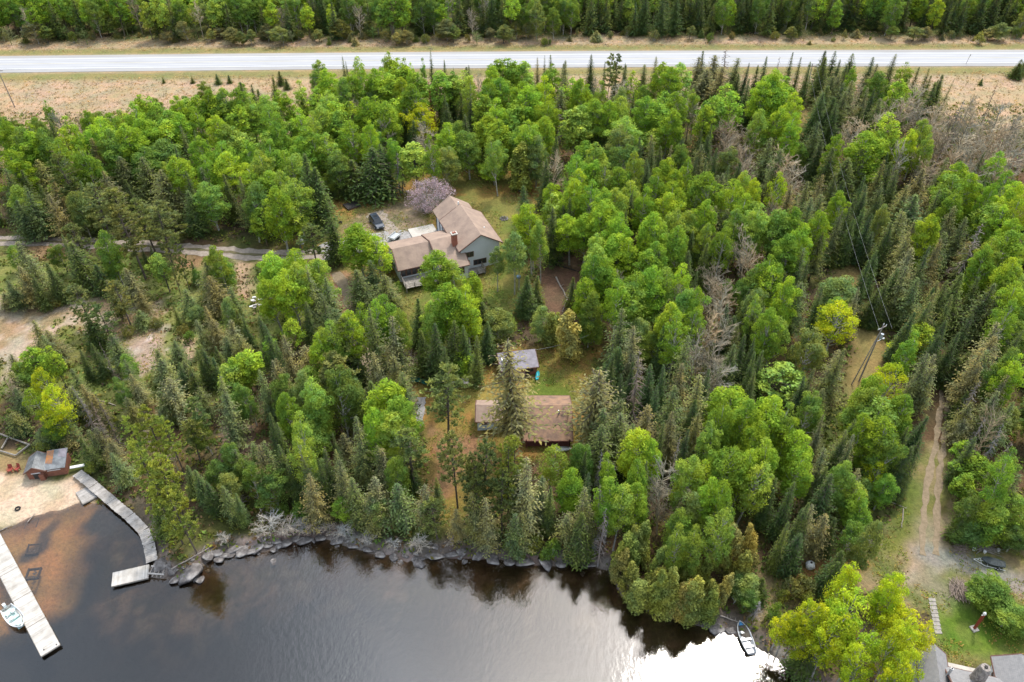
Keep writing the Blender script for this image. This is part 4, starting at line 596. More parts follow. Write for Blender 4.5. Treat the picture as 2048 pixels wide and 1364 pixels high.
# ---- fill the gaps of the woods with younger trees and the margins outside the frame
CLEAR = [pxl(L) for L in (YARD, WOOD, CAB, LCLR, RYARD)]
LINES = [(DRV, 4.0), (pxl([(1605,150),(1612,200),(1625,260),(1650,330),(1690,540),(1740,700),(1720,790)]), 3.2), (pxl([(1890,740),(1882,830),(1870,940),(1860,1060),(1856,1150)]), 4.0), (pxl([(672,545),(700,600),(715,680),(735,725),(790,790)]), 2.2)]
def clear_d(x, y):
    x = np.array([x]); y = np.array([y]); d = min([-float(sdf(x, y, c)[0]) for c in CLEAR] + [float(seg_dist(x, y, l)[0]) - w for l, w in LINES]); return d
Bx = np.array([b[0] for b in BASES]); By = np.array([b[1] for b in BASES]); Bk = [b[2] for b in BASES]
fills = 0
for _ in range(6000):
    y = rnd.uniform(45, 205); x = rnd.uniform(-1, 1) * (y*.66 + 62)
    if land_d(x, y) < 2.5 or y > road_y(x) - 20: continue
    px, py, _d = Q(x, y, 2)
    if -40 < px < 620 and 480 < py < 900 and rnd.random() < .93: continue
    if px < 620 and py < 245 + 40*math.sin(px*.01): continue
    if px > 1880 and py < 280: continue
    dd = np.hypot(Bx - x, By - y); j = int(dd.argmin())
    out = not (-20 < px < 2068 and py < 1400)
    if dd[j] < (3.6 if out else 2.5) or clear_d(x, y) < 1.0: continue
    if px < 200 and 870 < py: continue
    k = Bk[j]
    if out: k = rnd.choice('aasbgs') if dd[j] > 9 else k; h = rnd.uniform(9, 14)
    else:
        k = {'a': rnd.choice('ggsag'), 'y': 'g', 'k': 'g', 'x': rnd.choice('xxd'), 'c': 'c', 'r': 's', 'u': 'u', 'p': 's', 'q': 's', 'b': rnd.choice('bs'), 's': 's'}.get(k, k); h = rnd.uniform(4, 9)
    if k in 'u': h = 2
    tx_, ty_, _d = Q(x, y, hgt(x, y) + h); hh = shielded(k, tx_, ty_, h*3, h)
    if not out and (hh < h - .1 or any(a < tx_ < c and b_ < ty_ < d_ for a, b_, c, d_ in KEEP)): continue
    if fills > 560: break
    plant(k, x, y, h, {'a': .17, 'g': .2, 's': .13, 'b': .15, 'x': .16, 'd': .12, 'c': .22, 'u': .6, 'w': .15}.get(k, .17)*h*rnd.uniform(.9, 1.2)+.2)
    fills += 1; Bx = np.append(Bx, x); By = np.append(By, y); Bk.append(k)
print('fills', fills)
# ---- the wood beyond the highway: first rows one by one, the deep wood as one mass
def far_kind(px):
    if px < 620: return rnd.choice('aaaagsx')
    if px < 1000: return rnd.choice('aagsxs')
    if px < 1150: return rnd.choice('agss')
    return rnd.choice('sssssga')
px = -60
while px < 2130:
    for row, (yy, hh) in enumerate(((74, 12), (62, 13), (48, 14), (34, 14), (20, 14))):
        k = far_kind(px); x, y, z = G(px + rnd.uniform(-9, 9), yy + (-8 if px > 1150 else 0) + rnd.uniform(-7, 7)); h = hh*rnd.uniform(.8, 1.15); plant(k, x, y, h, {'s': .14, 'x': .16, 'a': .17}.get(k, .18)*h)
    px += 19
px = -40
while px < 2110:
    base = 93 if px < 1100 else rnd.choice((72, 84, 92))
    if 205 < px < 330 : base = 78
    x, y, z = G(px, base - 6 + rnd.uniform(-10, 4)); h = (rnd.uniform(2, 6.5) if px < 1100 else rnd.uniform(1.2, 4.6))*rnd.uniform(.7, 1.1)
    if px > 1750: h *= 1.3
    r = plant(rnd.choice('ggax') if h > 3.6 else rnd.choice('uus'), x, y, h, h*rnd.uniform(.28, .5), col=rnd.choice(((.20,.23,.08),(.24,.25,.11),(.16,.22,.06),(.22,.21,.10))))
    px += rnd.uniform(7, 30)
# small conifers on the dry verge
for (qx, qy, h) in ((437,168,3),(460,166,2.4),(386,166,1.8),(328,166,1.6),(563,170,4),(575,178,3),(2028,157,5.5),(2040,150,4.5),(1960,170,2)):
    x, y, z = G(qx, qy); plant('s', x, y, h, h*.28)
for (qx, qy, h) in ((530,1072,2.6),(548,1060,3.2),(566,1070,2.4),(585,1066,3),(604,1064,2.5),(628,1068,2.8),(660,1066,2.2),(690,1072,2.6),(735,1086,2.2),(790,1096,2.0),(840,1098,2.4),(905,1092,2.2),(455,1085,2.0),(1180,1098,3.0)):
    x, y, z = G(qx, qy); plant('x', x, y, h, h*.5, col=(.40,.36,.30))
realise()
# deep wood as one mass
q = []; tint = []
def low_tree(x, y, z, h, r, col, cone):
    m = 130; 
    if cone:
        f = rng.uniform(.05, 1, m)**.8; a = rng.uniform(0, 6.28, m); rr = r*(1-f)**.8; p = np.stack([x+rr*np.cos(a), y+rr*np.sin(a), z+f*h], 1); nr = unit(np.stack([np.cos(a), np.sin(a), np.full(m, .7)], 1)+rng.normal(size=(m, 3))*.3)
    else:
        s = sph(m, -.5); p = np.array([x, y, z+h*.62]) + s*np.array([[r, r, h*.36]])*rng.uniform(.7, 1.05, (m, 1)); nr = unit(s + rng.normal(size=(m, 3))*.4)
    q.append(leaf_quads(p, nr, rng.uniform(.5, .8, m))); tint.append(np.repeat(np.array(col)[None], m*4, 0))
cnt = 0
for _ in range(3600):
    y = 278 + 150*rnd.random()**1.3; x = rnd.uniform(-1, 1)*(y*.62+40)
    k = rnd.choice('aaas') if x < -20 else rnd.choice('sssa'); h = rnd.uniform(11, 16); low_tree(x, y, 3, h, h*(.15 if k == 's' else .19), rnd.choice(PAL[k]), k == 's')
for _ in range(900):                              # the woods go on to either side
    s = rnd.choice((-1, 1)); y = rnd.uniform(20, 200); x = s*(y*.66 + 62 + rnd.uniform(0, 60))
    if land_d(x, y) < 3: continue
    k = rnd.choice('asb'); h = rnd.uniform(9, 14); low_tree(x, y, hgt(x, y), h, h*.17, rnd.choice(PAL[k]), k != 'a')
me = quad_mesh('distant_forest', np.concatenate(q), M_STUFF); at = me.color_attributes.new('tint', 'FLOAT_COLOR', 'POINT'); tt = np.concatenate(tint); at.data.foreach_set('color', np.concatenate([tt, np.ones((len(tt), 1))], 1).astype(np.float32).ravel())
tag(link('distant_forest', me), 'deep mixed forest stretching away beyond the highway', 'forest', kind='stuff')
# ---------------------------------------------------------------- undergrowth and dry grass
def scatter(name, n, region, size, cols, blades, label, cat, tall=1.0):
    cx = []; 
    pts = region(n); pts = [p for p in pts if p is not None]; c = np.array([(x, y, hgt(x, y)) for x, y in pts]); m = len(c)
    cc = np.repeat(c, blades, 0) + rng.normal(size=(m*blades, 3))*np.array([[size*1.1, size*1.1, 0]]); cc[:, 2] += size*tall*rng.uniform(.15, .9, m*blades)
    nr = unit(rng.normal(size=(m*blades, 3)) + np.array([[0, 0, 1.3 if cat == 'grass' else .8]])); qq = leaf_quads(cc, nr, size*rng.uniform(.5, 1.1, m*blades), 1.0)
    me = quad_mesh(name, qq, M_STUFF); at = me.color_attributes.new('tint', 'FLOAT_COLOR', 'POINT'); cols = np.array(cols); cidx = rng.integers(0, len(cols), m); col = np.repeat(cols[cidx], blades*4, 0)*rng.uniform(.75, 1.25, (m, 1)).repeat(blades*4, 0)
    at.data.foreach_set('color', np.concatenate([col, np.ones((len(col), 1))], 1).astype(np.float32).ravel()); return tag(link(name, me), label, cat, kind='stuff')
def forest_pts(n):
    out = []; Xr = rng.uniform(-1, 1, n*3); Yr = rng.uniform(44, 215, n*3)
    Xr = Xr*(Yr*.60 + 50); keep = np.ones(len(Xr), bool)
    for c in CLEAR: keep &= sdf(Xr, Yr, c) < .3
    for l, w in LINES: keep &= seg_dist(Xr, Yr, l) > w*.8
    keep &= (sdf(Xr, Yr, pxl([(-900,880),(0,880),(160,945),(190,985),(195,1030),(-900,1200)])) < 0) & (Yr < road_y(Xr) - 32)
    i = np.where(keep)[0][:n]; return [(Xr[j], Yr[j]) if land_d(Xr[j], Yr[j]) > 1.2 else None for j in i]
scatter('undergrowth', 26000, forest_pts, .34, ((.12,.16,.04),(.16,.19,.05),(.19,.18,.07),(.19,.13,.08),(.09,.12,.035),(.15,.23,.05)), 5, 'low leafy undergrowth covering the floor of the woods', 'undergrowth')
def clear_pts(n):
    Xr = rng.uniform(-70, 75, n*6); Yr = rng.uniform(44, 165, n*6); keep = np.zeros(len(Xr), bool)
    for L in (LCLR, RYARD, YARD, CAB): keep |= sdf(Xr, Yr, pxl(L)) > .5
    for l, w in LINES: keep &= seg_dist(Xr, Yr, l) > w*.6
    i = np.where(keep & (vnoise(Xr, Yr, 4.0, 40) > .45))[0][:n]; return [(Xr[j], Yr[j]) for j in i]
scatter('grass_tufts', 14000, clear_pts, .14, ((.22,.25,.06),(.26,.25,.09),(.30,.22,.10),(.17,.24,.05)), 4, 'short grass tufts and weeds dotting the yards', 'grass')
def verge_pts(n):
    Xr = rng.uniform(-175, 175, n); Yr = road_y(Xr) + np.where(rng.random(n) < .8, rng.uniform(-62, -10, n), rng.uniform(9, 24, n)); return [(a, b) for a, b in zip(Xr, Yr) if land_d(a, b) > 0]
scatter('dry_grass', 20000, verge_pts, .2, ((.40,.30,.18),(.41,.31,.22),(.37,.27,.16),(.33,.29,.15),(.43,.34,.25)), 5, 'tall dry beige grass along both sides of the highway', 'grass', 1.3)
def ico(rad, seed, sub=2, squash=.7, amp=.22):
    import bmesh
    bm = bmesh.new(); bmesh.ops.create_icosphere(bm, subdivisions=sub, radius=1); q = np.array([v.co[:] for v in bm.verts]); r_ = np.random.default_rng(seed); k = r_.normal(size=(7, 3)); ph = r_.uniform(0, 6, 7)
    d = 1 + amp*sum(np.sin(q @ k[i]*2.0 + ph[i])/2.2 for i in range(7))*.8; cut = r_.normal(size=(10, 3)); cut /= np.linalg.norm(cut, axis=1)[:, None]; p = q*d[:, None]
    for c in cut: e = p @ c - .62; p = p - np.where(e > 0, e, 0)[:, None]*c
    p = p*rad*np.array([1, 1, squash]); fs = [tuple(v.index for v in f.verts) for f in bm.faces]; bm.free(); return [tuple(a) for a in p], fs
# ---------------------------------------------------------------- buildings
def gable(par, u0, u1, v0, v1, zb, ze, zr, wall, roof, axis='v', rid=None, oh=.45, th=.16, oe=.5, zel=None, wname='wall', rname='roof', trim=True):
    """walls up to a gabled top and two thick roof slopes; ridge runs along axis; rid = ridge position, zel = left/front eave height if different"""
    rid = ((u0+u1)/2 if axis == 'v' else (v0+v1)/2) if rid is None else rid; a0, a1, b0, b1 = (u0, u1, v0, v1)
    zel = ze if zel is None else zel
    if axis == 'v': T = lambda p, q, z: (p, q, z)
    else: T = lambda p, q, z: (q, p, z); 
    if axis == 'v': p0, p1, q0, q1 = u0, u1, v0, v1
    else: p0, p1, q0, q1 = v0, v1, u0, u1
    m = MB(); vs = []
    for q in (q0, q1): vs += [T(p0, q, zb), T(p1, q, zb), T(p1, q, ze), T(rid, q, zr-.02), T(p0, q, zel)]
    fs = [(0,1,2,3,4), (9,8,7,6,5), (0,5,6,1), (1,6,7,2), (4,9,5,0)]
    m.add(vs, fs); w = m.build(wname, wall, par)
    sl = (zr-zel)/(rid-p0); sr = (zr-ze)/(p1-rid)
    A = [T(p0-oe, q0-oh, zel-sl*oe+th), T(rid, q0-oh, zr+th), T(rid, q1+oh, zr+th), T(p0-oe, q1+oh, zel-sl*oe+th)]
    B = [T(rid, q0-oh, zr+th), T(p1+oe, q0-oh, ze-sr*oe+th), T(p1+oe, q1+oh, ze-sr*oe+th), T(rid, q1+oh, zr+th)]
    r = MB().slab(A, th*.9).slab(B, th*.9).build(rname, roof, par)
    if trim:
        f = MB()
        for q in (q0-oh-.03, q1+oh+.03):
            f.tube([T(p0-oe, q, zel-sl*oe+th*.5), T(rid, q, zr+th*.5), T(p1+oe, q, ze-sr*oe+th*.5)], .11, 4)
        f.tube([T(p0-oe-.03, q0-oh, zel-sl*oe+th*.45), T(p0-oe-.03, q1+oh, zel-sl*oe+th*.45)], .09, 4).tube([T(p1+oe+.03, q0-oh, ze-sr*oe+th*.45), T(p1+oe+.03, q1+oh, ze-sr*oe+th*.45)], .09, 4)
        f.build('roof_edge', M_TRIM, par)
    return w, r
def window(par, x, y, z, w, h, n=2, face='-v', fm=M_TRIM):
    """framed window on a wall; n panes side by side"""
    f = MB(); g = MB(); s = .07
    def bx(mb, a0, a1, z0, z1, d0, d1):
        if face == '-v': mb.box(x+a0, x+a1, y-d1, y-d0, z+z0, z+z1)
        elif face == '-u': mb.box(x-d1, x-d0, y+a0, y+a1, z+z0, z+z1)
        else: mb.box(x+d0, x+d1, y+a0, y+a1, z+z0, z+z1)
    bx(f, -w/2-s, w/2+s, h/2, h/2+s, .0, .07); bx(f, -w/2-s, w/2+s, -h/2-s, -h/2, 0, .09)
    for i in range(n+1):
        c = -w/2 + w*i/n; bx(f, c-s/2-(.03 if i in (0, n) else 0), c+s/2+(.03 if i in (0, n) else 0), -h/2, h/2, 0, .065)
    fo = f.build('window', fm, par); bx(g, -w/2, w/2, -h/2, h/2, .005, .025); g.build('pane', M_GLASS, fo); return fo
def deck(par, u0, u1, v0, v1, z, zg, rails, mat=M_TIMBER, name='deck'):
    m = MB(); x = u0
    while x < u1 - .01: m.box(x, min(x+.19, u1), v0, v1, z-.1, z); x += .2
    d = m.build(name, mat, par); r = MB(); po = MB()
    for (a, b, c, e) in rails:                # rail from (a,b) to (c,e)
        L = math.hypot(c-a, e-b); k = max(1, int(L/1.4))
        for hgt_ in (.35, .65, .95): r.tube([(a, b, z+hgt_), (c, e, z+hgt_)], .05, 4)
        for i in range(k+1): t = i/k; r.box(a+(c-a)*t-.06, a+(c-a)*t+.06, b+(e-b)*t-.06, b+(e-b)*t+.06, z, z+1.0)
    if rails: r.build('railing', mat, d)
    for (a, b) in ((u0+.1, v0+.1), (u1-.1, v0+.1), ((u0+u1)/2, v0+.1)): po.box(a-.1, a+.1, b-.1, b+.1, zg, z-.1)
    po.build('deck_post', mat, d); return d
cx, cy, cz = G(997, 523)
HOUSE = empty('house', (cx, cy, cz), R(22), 'large grey sided house with tan shingle roofs and brick chimney', 'house')
gable(HOUSE, -7.6, .1, -.3, 10.6, -1.5, 4.9, 7.3, M_SIDING, M_ROOFT, rid=-3.7, oh=.5)
gable(HOUSE, -7.55, -.9, 10.7, 15.2, -1.5, 4.7, 6.95, M_SIDING, M_ROOFT, rid=-4.3, oh=.45, trim=False)
# low front wing: two bays with a step between the roofs
gable(HOUSE, -19.3, -12.35, .9, 8.6, -1.5, 3.5, 5.15, M_SIDING, M_ROOFT, axis='u', rid=3.9, zel=2.9, oh=.35, oe=.5)
gable(HOUSE, -12.2, -7.0, -2.4, 8.6, -1.5, 3.7, 5.45, M_SIDING, M_ROOFT, axis='u', rid=3.6, zel=2.95, oh=.2, oe=.5)
window(HOUSE, -6.0, -.3, 3.3, 1.7, 1.0, 2); window(HOUSE, -3.9, -.3, 1.25, 2.5, 1.0, 3); window(HOUSE, .1, 4.0, 3.4, 1.4, 1.0, 2, '+u')
for i in range(6): window(HOUSE, -18.6 + i*1.05, .9, 1.55, .9, 1.25, 1)
for i in range(3): window(HOUSE, -11.4 + i*1.5, -2.4, 1.6, 1.2, 1.2, 2)
d = MB().box(-6.75, -5.85, -.38, -.3, .25, 2.25).build('door', M_WHITE, HOUSE); MB().box(-6.6, -6.0, -.4, -.385, 1.0, 2.1).build('pane', M_GLASS, d)
ch = MB().box(-8.6, -7.65, 1.3, 2.2, 2.5, 7.2).build('chimney', M_BRICK, HOUSE); MB().box(-8.72, -7.53, 1.18, 2.32, 7.2, 7.38).build('cap', M_CONC, ch)
MB().box(-8.45, -8.1, 1.5, 2.0, 7.38, 7.55).box(-8.0, -7.8, 1.5, 2.0, 7.38, 7.55).build('flue', M_BRICK, ch)
for (u, v, z) in ((-3.9, 11.5, 7.3), (-1.6, 3.2, 5.8)): MB().tube([(u, v, z-.5), (u, v, z+.5)], .13, 8).build('roof_vent', M_WHITE, HOUSE)
deck(HOUSE, -19.2, -12.4, -2.6, .85, .55, -2.2, [(-19.2, -2.6, -12.4, -2.6), (-19.2, -2.6, -19.2, .8)])
deck(HOUSE, -6.9, -3.6, -2.6, -.35, .15, -1.5, [(-6.9, -2.6, -3.6, -2.6), (-3.6, -2.6, -3.6, -.4)])
# porch recess on the drive side
for v in (9.4, 11.4, 13.4): MB().box(-8.05, -7.92, v-.07, v+.07, -.2, 4.4).build('porch_post', pmat('blue_post_paint', (.05,.07,.14)), HOUSE)
d = MB().box(-7.68, -7.61, 9.6, 10.6, .1, 2.2).build('door', M_TRIM, HOUSE)
pt_ = max(hgt(cx + u*math.cos(R(22)) - v*math.sin(R(22)), cy + u*math.sin(R(22)) + v*math.cos(R(22))) for u in (-13, -10, -8) for v in (11, 14, 17)) - cz + .1
pd = MB().box(-13.1, -7.75, 11.2, 17.3, -.5, pt_); o = pd.build('concrete_pad', M_CONC); o.location = (cx, cy, cz); o.rotation_euler = (0, 0, R(22)); tag(o, kind='structure')
# ---- cabin
x0 = P(954, 861.7, 1.3)[0]; yb = P(954, 861.7, 1.3)[1]; zc = hgt(x0+7, yb+1)
CABN = empty('cabin', (x0, yb, zc), 0, 'long low cabin with brown shingle roof and pale blue wall', 'cabin')
gable(CABN, 0.1, 7.2, 0, 3.6, -1, 2.5, 3.35, M_SIDEBLUE, M_ROOFL, axis='u', rid=1.9, zel=2.2, oh=.25, oe=.35)
gable(CABN, 7.3, 14.1, -1.2, 3.7, -1, 2.5, 3.42, M_REDW, M_ROOFC, axis='u', rid=1.8, zel=2.1, oh=.25, oe=2.2)
window(CABN, 1.2, 0, 1.5, .75, .45, 2); window(CABN, 4.6, 0, 1.4, 1.1, .8, 2)
for u in (8.6, 10.6, 12.6): window(CABN, u, -1.2, 1.3, 1.3, .9, 2)
deck(CABN, 7.4, 13.9, -3.5, -1.25, .35, -.8, [(7.4, -3.5, 13.9, -3.5), (13.9, -3.5, 13.9, -1.3)], M_DECKR, 'porch_deck')
MB().tube([(12.4, .5, 2.6), (12.4, .5, 3.7)], .14, 8).build('stove_pipe', M_ALU, CABN)
for u in (7.5, 10.7, 13.85): MB().box(u-.07, u+.07, -3.45, -3.31, .35, 1.5).build('porch_post', M_DECKR, CABN)
# ---- grey roofed shed
sx, sy, sz = G(1003, 757); SHD = empty('shed', (sx, sy, sz), R(10), 'small shed with weathered grey ribbed roof behind the cabin', 'shed')
gable(SHD, .1, 5.9, .1, 3.9, -.5, 2.0, 2.65, M_REDW, M_METAL, axis='u', rid=3.1, zel=1.75, oh=.25, oe=.3)
window(SHD, 5.0, .1, 1.1, .6, .6, 1); MB().box(4.0, 4.7, .03, .1, 0, 1.6).build('door', M_DARK, SHD); MB().box(.3, .75, 1.4, 2.9, 2.45, 2.62).build('roof_patch', M_WHITE, SHD)
# ---- boathouse on the beach
bx_, by_, bz_ = G(75, 962); BT = empty('boathouse', (bx_-1.2, by_+.2, .55), R(12), 'red brown boathouse with patched metal roof on the sand', 'boathouse'); BT.scale = (.84, .84, .84)
gable(BT, 0, 2.9, 0, 3.4, -.6, 1.9, 2.9, M_REDW, M_METALG, axis='v', rid=1.45, oh=.25, oe=.3)
MB().slab([(2.95, -.1, 1.85), (6.3, -.1, 1.85), (6.3, 3.7, 2.75), (2.95, 3.7, 2.75)], .1).build('wing_roof', M_METALG, BT); MB().slab([(2.98, 1.2, 2.185), (4.1, .9, 2.115), (4.1, 3.6, 2.76), (2.98, 3.6, 2.76)], .04).build('roof_patch', M_RUST, BT); MB().slab([(4.9, 2.2, 2.43), (6.2, 1.8, 2.335), (6.2, 3.6, 2.77), (4.9, 3.6, 2.77)], .04).build('roof_patch', M_METAL, BT)
MB().box(2.95, 6.15, .1, 3.4, -.6, 1.75).build('wing_wall', M_REDW, BT)
d = MB().box(.9, 1.95, -.07, .0, -.4, 1.3).build('door', M_DARK, BT); MB().box(1.95, 2.75, -.62, -.08, -.4, 1.3).build('open_leaf', M_REDW, d)
MB().box(.7, 2.2, -.12, -.01, 1.32, 1.42).box(3.3, 5.4, .0, .09, 1.35, 1.47).build('trim_board', M_WHITE, BT)
o = MB().box(-.05, .05, 0, .5, 0, .1); o = MB().box(0, 2.1, 0, .45, .0, .12).build('ramp_board', M_WHITE); o.location = (*P(140, 938, 1.2), 1.2); o.rotation_euler = (0, .12, R(22)); tag(o, 'white board leaning out from the boathouse end', 'board')
# ---- lower right lakeside house
LH = empty('lakeside_house', (49.0, 45.0, 1.9), R(-14.6), 'grey roofed lakeside house cut by the bottom edge of photo', 'house')
gable(LH, -.2, 13, -7.4, -.4, -2, 2.65, 4.5, M_SIDING, M_ROOFG, axis='u', oh=.3, oe=.4)
gable(LH, -3.0, -.4, -7.6, 1.3, -2, 2.65, 3.75, M_SIDING, M_ROOFG, axis='v', oh=.35, oe=.35)
gable(LH, 5.3, 9.6, -3.5, 2.3, -2, 2.62, 4.0, M_SIDING, M_ROOFG, axis='v', oh=.35, oe=.4)
st = MB(); st.tube([(2.5, -1.2, 2.8), (2.5, -1.2, 3.4), (2.5, -1.2, 4.6), (2.5, -1.2, 5.5), (2.5, -1.2, 5.9)], [.82, .74, .70, .62, .5], 8); o = st.build('chimney', M_STONE, LH); MB().tube([(2.5, -1.2, 5.9), (2.5, -1.2, 6.05)], .18, 8).build('flue', M_DARK, o)
o = MB().tube([(-.5, -1.4, 2.8), (-.5, -1.4, 4.6)], .15, 9).build('stove_pipe', M_ALU, LH); MB().tube([(-.5, -1.4, 4.6), (-.5, -1.4, 4.62)], .11, 9).build('pipe_mouth', M_DARK, o)
MB().box(0.4, 4.9, .6, 2.2, -.4, .12).build('front_step', M_CONC, LH); window(LH, 5.3, .9, 1.4, .9, .7, 1, '-u')
# ---------------------------------------------------------------- docks and the boardwalk
def planked(mb, a, b, w, z, pw=.16, over=0.0):
    a = Vector(a); b = Vector(b); L = (b-a).length; d = (b-a)/L; nr = Vector((-d.y, d.x)); n = int(L/pw)
    for i in range(n):
        c = a + d*(i+.5)*L/n; h = (L/n)*.46; o1 = rnd.uniform(-over, over)+w/2; o2 = rnd.uniform(-over, over)+w/2; zz = z + rnd.uniform(-.008, .008)
        q = [c-d*h-nr*o2, c+d*h-nr*o2, c+d*h+nr*o1, c-d*h+nr*o1]
        mb.slab([(p.x, p.y, zz) for p in q], .05)
    return mb
BW_ = empty('boardwalk', (*P(158, 950, .9), 0), 0, 'long bent grey plank boardwalk from the boathouse along the shore', 'boardwalk'); bl0 = BW_.location
WK = [P(154, 945, .9), P(186, 970, .9), P(222, 1001, .85), P(258, 1031, .8), P(287, 1060, .7), P(298, 1088, .6), P(304, 1123, .55)]
for i, (a, b) in enumerate(zip(WK[:-1], WK[1:])):
    z = .85 - .05*i; a2 = (a[0]-bl0.x, a[1]-bl0.y); b2 = (b[0]-bl0.x, b[1]-bl0.y)
    s = planked(MB(), a2, b2, 1.45, z, .30, .04).build('walkway_section', M_PLANK, BW_); A, B = Vector(a2), Vector(b2); d = (B-A).normalized(); nr = Vector((-d.y, d.x))
    fr = MB()
    for sd in (-.6, .6): fr.tube([(*(A+nr*sd), z-.12), (*(B+nr*sd), z-.12)], .09, 4)
    for p in (A+nr*.6, A-nr*.6, B+nr*.6, B-nr*.6): fr.tube([(p.x, p.y, -1.0), (p.x, p.y, z-.05)], .08, 5)
    fr.build('support_frame', M_DARK, s)
def dock(name, a, b, w, z, sections, label, mat=M_PLANKL, pw=.16):
    A = Vector(P(*a, z)); B = Vector(P(*b, z)); r = empty(name, (A.x, A.y, 0), 0, label, 'dock'); d = (B-A)/sections
    for i in range(sections):
        p, q = d*i, d*(i+1)-d.normalized()*.07; s = planked(MB(), (p.x, p.y), (q.x, q.y), w, z, pw).build('dock_section', mat, r)
        nr = Vector((-d.y, d.x)).normalized(); f = MB(); 
        for t in (-w/2-.03, w/2+.03):
            P1, P2 = p+nr*t, q+nr*t; f.slab([(P1.x-nr.x*.03, P1.y-nr.y*.03, z-.01), (P2.x-nr.x*.03, P2.y-nr.y*.03, z-.01), (P2.x+nr.x*.03, P2.y+nr.y*.03, z-.01), (P1.x+nr.x*.03, P1.y+nr.y*.03, z-.01)], .22)
        P1, P2 = q-nr*w/2, q+nr*w/2; f.tube([(P1.x, P1.y, z-.13), (P2.x, P2.y, z-.13)], .09, 4); f.build('side_beam', M_TIMBER, s)
        fl = MB(); 
        for t in (-w*.3, w*.3):
            P1, P2 = p.lerp(q, .08)+nr*t, p.lerp(q, .92)+nr*t; fl.slab([(P1.x-nr.x*.25, P1.y-nr.y*.25, z-.14), (P2.x-nr.x*.25, P2.y-nr.y*.25, z-.14), (P2.x+nr.x*.25, P2.y+nr.y*.25, z-.14), (P1.x+nr.x*.25, P1.y+nr.y*.25, z-.14)], .4)
        fl.build('float', M_DARK, s)
    return r
a = (-13.5, 1085); DK = dock('long_dock', (-30, 1052), (101.5, 1301.5), 2.15, .5, 5, 'long pale plank dock running out beside the moored motorboat')
for t in (-.7, .7):
    B = Vector(P(101.5, 1301.5, .5)); p = B + Vector((.87, .47))*t + Vector((-.5, .9))*.5; MB().box(p.x-.05-DK.location.x, p.x+.05-DK.location.x, p.y-.05-DK.location.y, p.y+.05-DK.location.y, .5, .62).build('cleat', M_DARK, DK)
dock('short_dock', (224, 1159), (298, 1142), 2.1, .45, 1, 'short pale floating dock at the end of the boardwalk')
o = dock('small_raft', (165, 978), (180, 1001), 1.9, .35, 1, 'small square wooden raft on the sand beside the boardwalk', M_PLANK)
for i, (a, b, lab) in enumerate((((302, 1126), (325, 1126), 'rear'), ((303, 1143), (330, 1141), 'front'))):
    pass
rm = MB(); q0 = G(300, 1146); rmo = empty('log_landing', (q0[0], q0[1], .35), R(-5), 'log and plank landing on the rocks next to the short dock', 'landing')
for i in range(4): MB().tube([(.3+i*.55, -.9, .1), (.35+i*.55, 1.0, .2)], .07, 6).build('log', M_LOG, rmo)
for i in range(2): MB().box(.1, 2.3, -.6+i*1.1, -.4+i*1.1, .2, .27).build('plank', M_PLANK, rmo)
# ---------------------------------------------------------------- boats
def hull_mesh(L, W_, H, t=.05, n=14, m=9, tr=.75):
    """open boat: bow at +x; returns shell verts/faces"""
    V = []; 
    for inner in (0, 1):
        for i in range(n+1):
            f = i/n; x = L*f; wd = W_/2*(tr + (1-tr)*math.sin(min(1, f/.45)*math.pi/2) if f < .45 else math.cos(((f-.45)/.55)**1.7*math.pi/2)**.8); wd = max(.02, wd - inner*t); sh = H*(1 + .35*f**2)
            for k in range(m+1):
                a = math.pi*k/m; yy = -math.cos(a)*wd; zz = sh - (sh*(.98-.75*f**4) - inner*t)*math.sin(a)**.55 if 0 < k < m else sh
                V.append((x, yy, zz))
    Fc = []; S = (n+1)*(m+1)
    for i in range(n):
        for k in range(m):
            a = i*(m+1)+k; Fc.append((a, a+1, a+m+2, a+m+1)); b = a+S; Fc.append((b, b+m+1, b+m+2, b+1))
        for k in (0, m): a = i*(m+1)+k; b = a+S; Fc.append((a, a+m+1, b+m+1, b) if k == 0 else (a, b, b+m+1, a+m+1))
    Fc.append(tuple(range(m+1))); Fc.append(tuple(S+k for k in range(m, -1, -1)))
    return V, Fc
def boat(name, loc, rz, L, W_, H, outer, inside_, label, benches=(.22, .45, .68), rail=None, seats=None):
    r = empty(name, loc, rz, label, 'boat'); V, Fc = hull_mesh(L, W_, H); MB().add(V, Fc).build('hull', outer, r, smooth=True)
    for b in benches: MB().box(L*b-.14, L*b+.14, -W_*.43*(1 if b < .6 else .85), W_*.43*(1 if b < .6 else .85), H*.62, H*.70).build('bench', inside_, r)
    g = MB(); pts = [(V[i*10][0], V[i*10][1], V[i*10][2]+.01) for i in range(15)] + [(V[i*10+9][0], V[i*10+9][1], V[i*10+9][2]+.01) for i in range(14, -1, -1)]
    g.tube(pts, .035, 5); g.build('gunwale', rail or outer, r); MB().box(L*.04, L*.9, -W_*.25, W_*.25, .10, .13).build('floor', inside_, r); return r
a = Vector(P(1504, 1307, .3)); b = Vector(P(1479, 1243, .5)); dd = b-a
RB = boat('rowboat', (a.x, a.y, -.02), math.atan2(dd.y, dd.x), dd.length, 1.5, .5, M_ALU, M_ALU, 'grey aluminium rowboat with blue bow pulled against the shore', rail=M_WHITE)
MB().slab([(dd.length*.86, -.3, .66), (dd.length*1.0, 0, .71), (dd.length*.86, .3, .66)], .04).build('bow_deck', M_BLUEB, RB); MB().tube([(dd.length*.12, -.62, .5), (dd.length*.5, -.3, .45)], .03, 5).build('oar', M_PLANK, RB)
a = Vector(P(9, 1210, .5)); b = Vector(P(43, 1250, .5)); dd = b-a
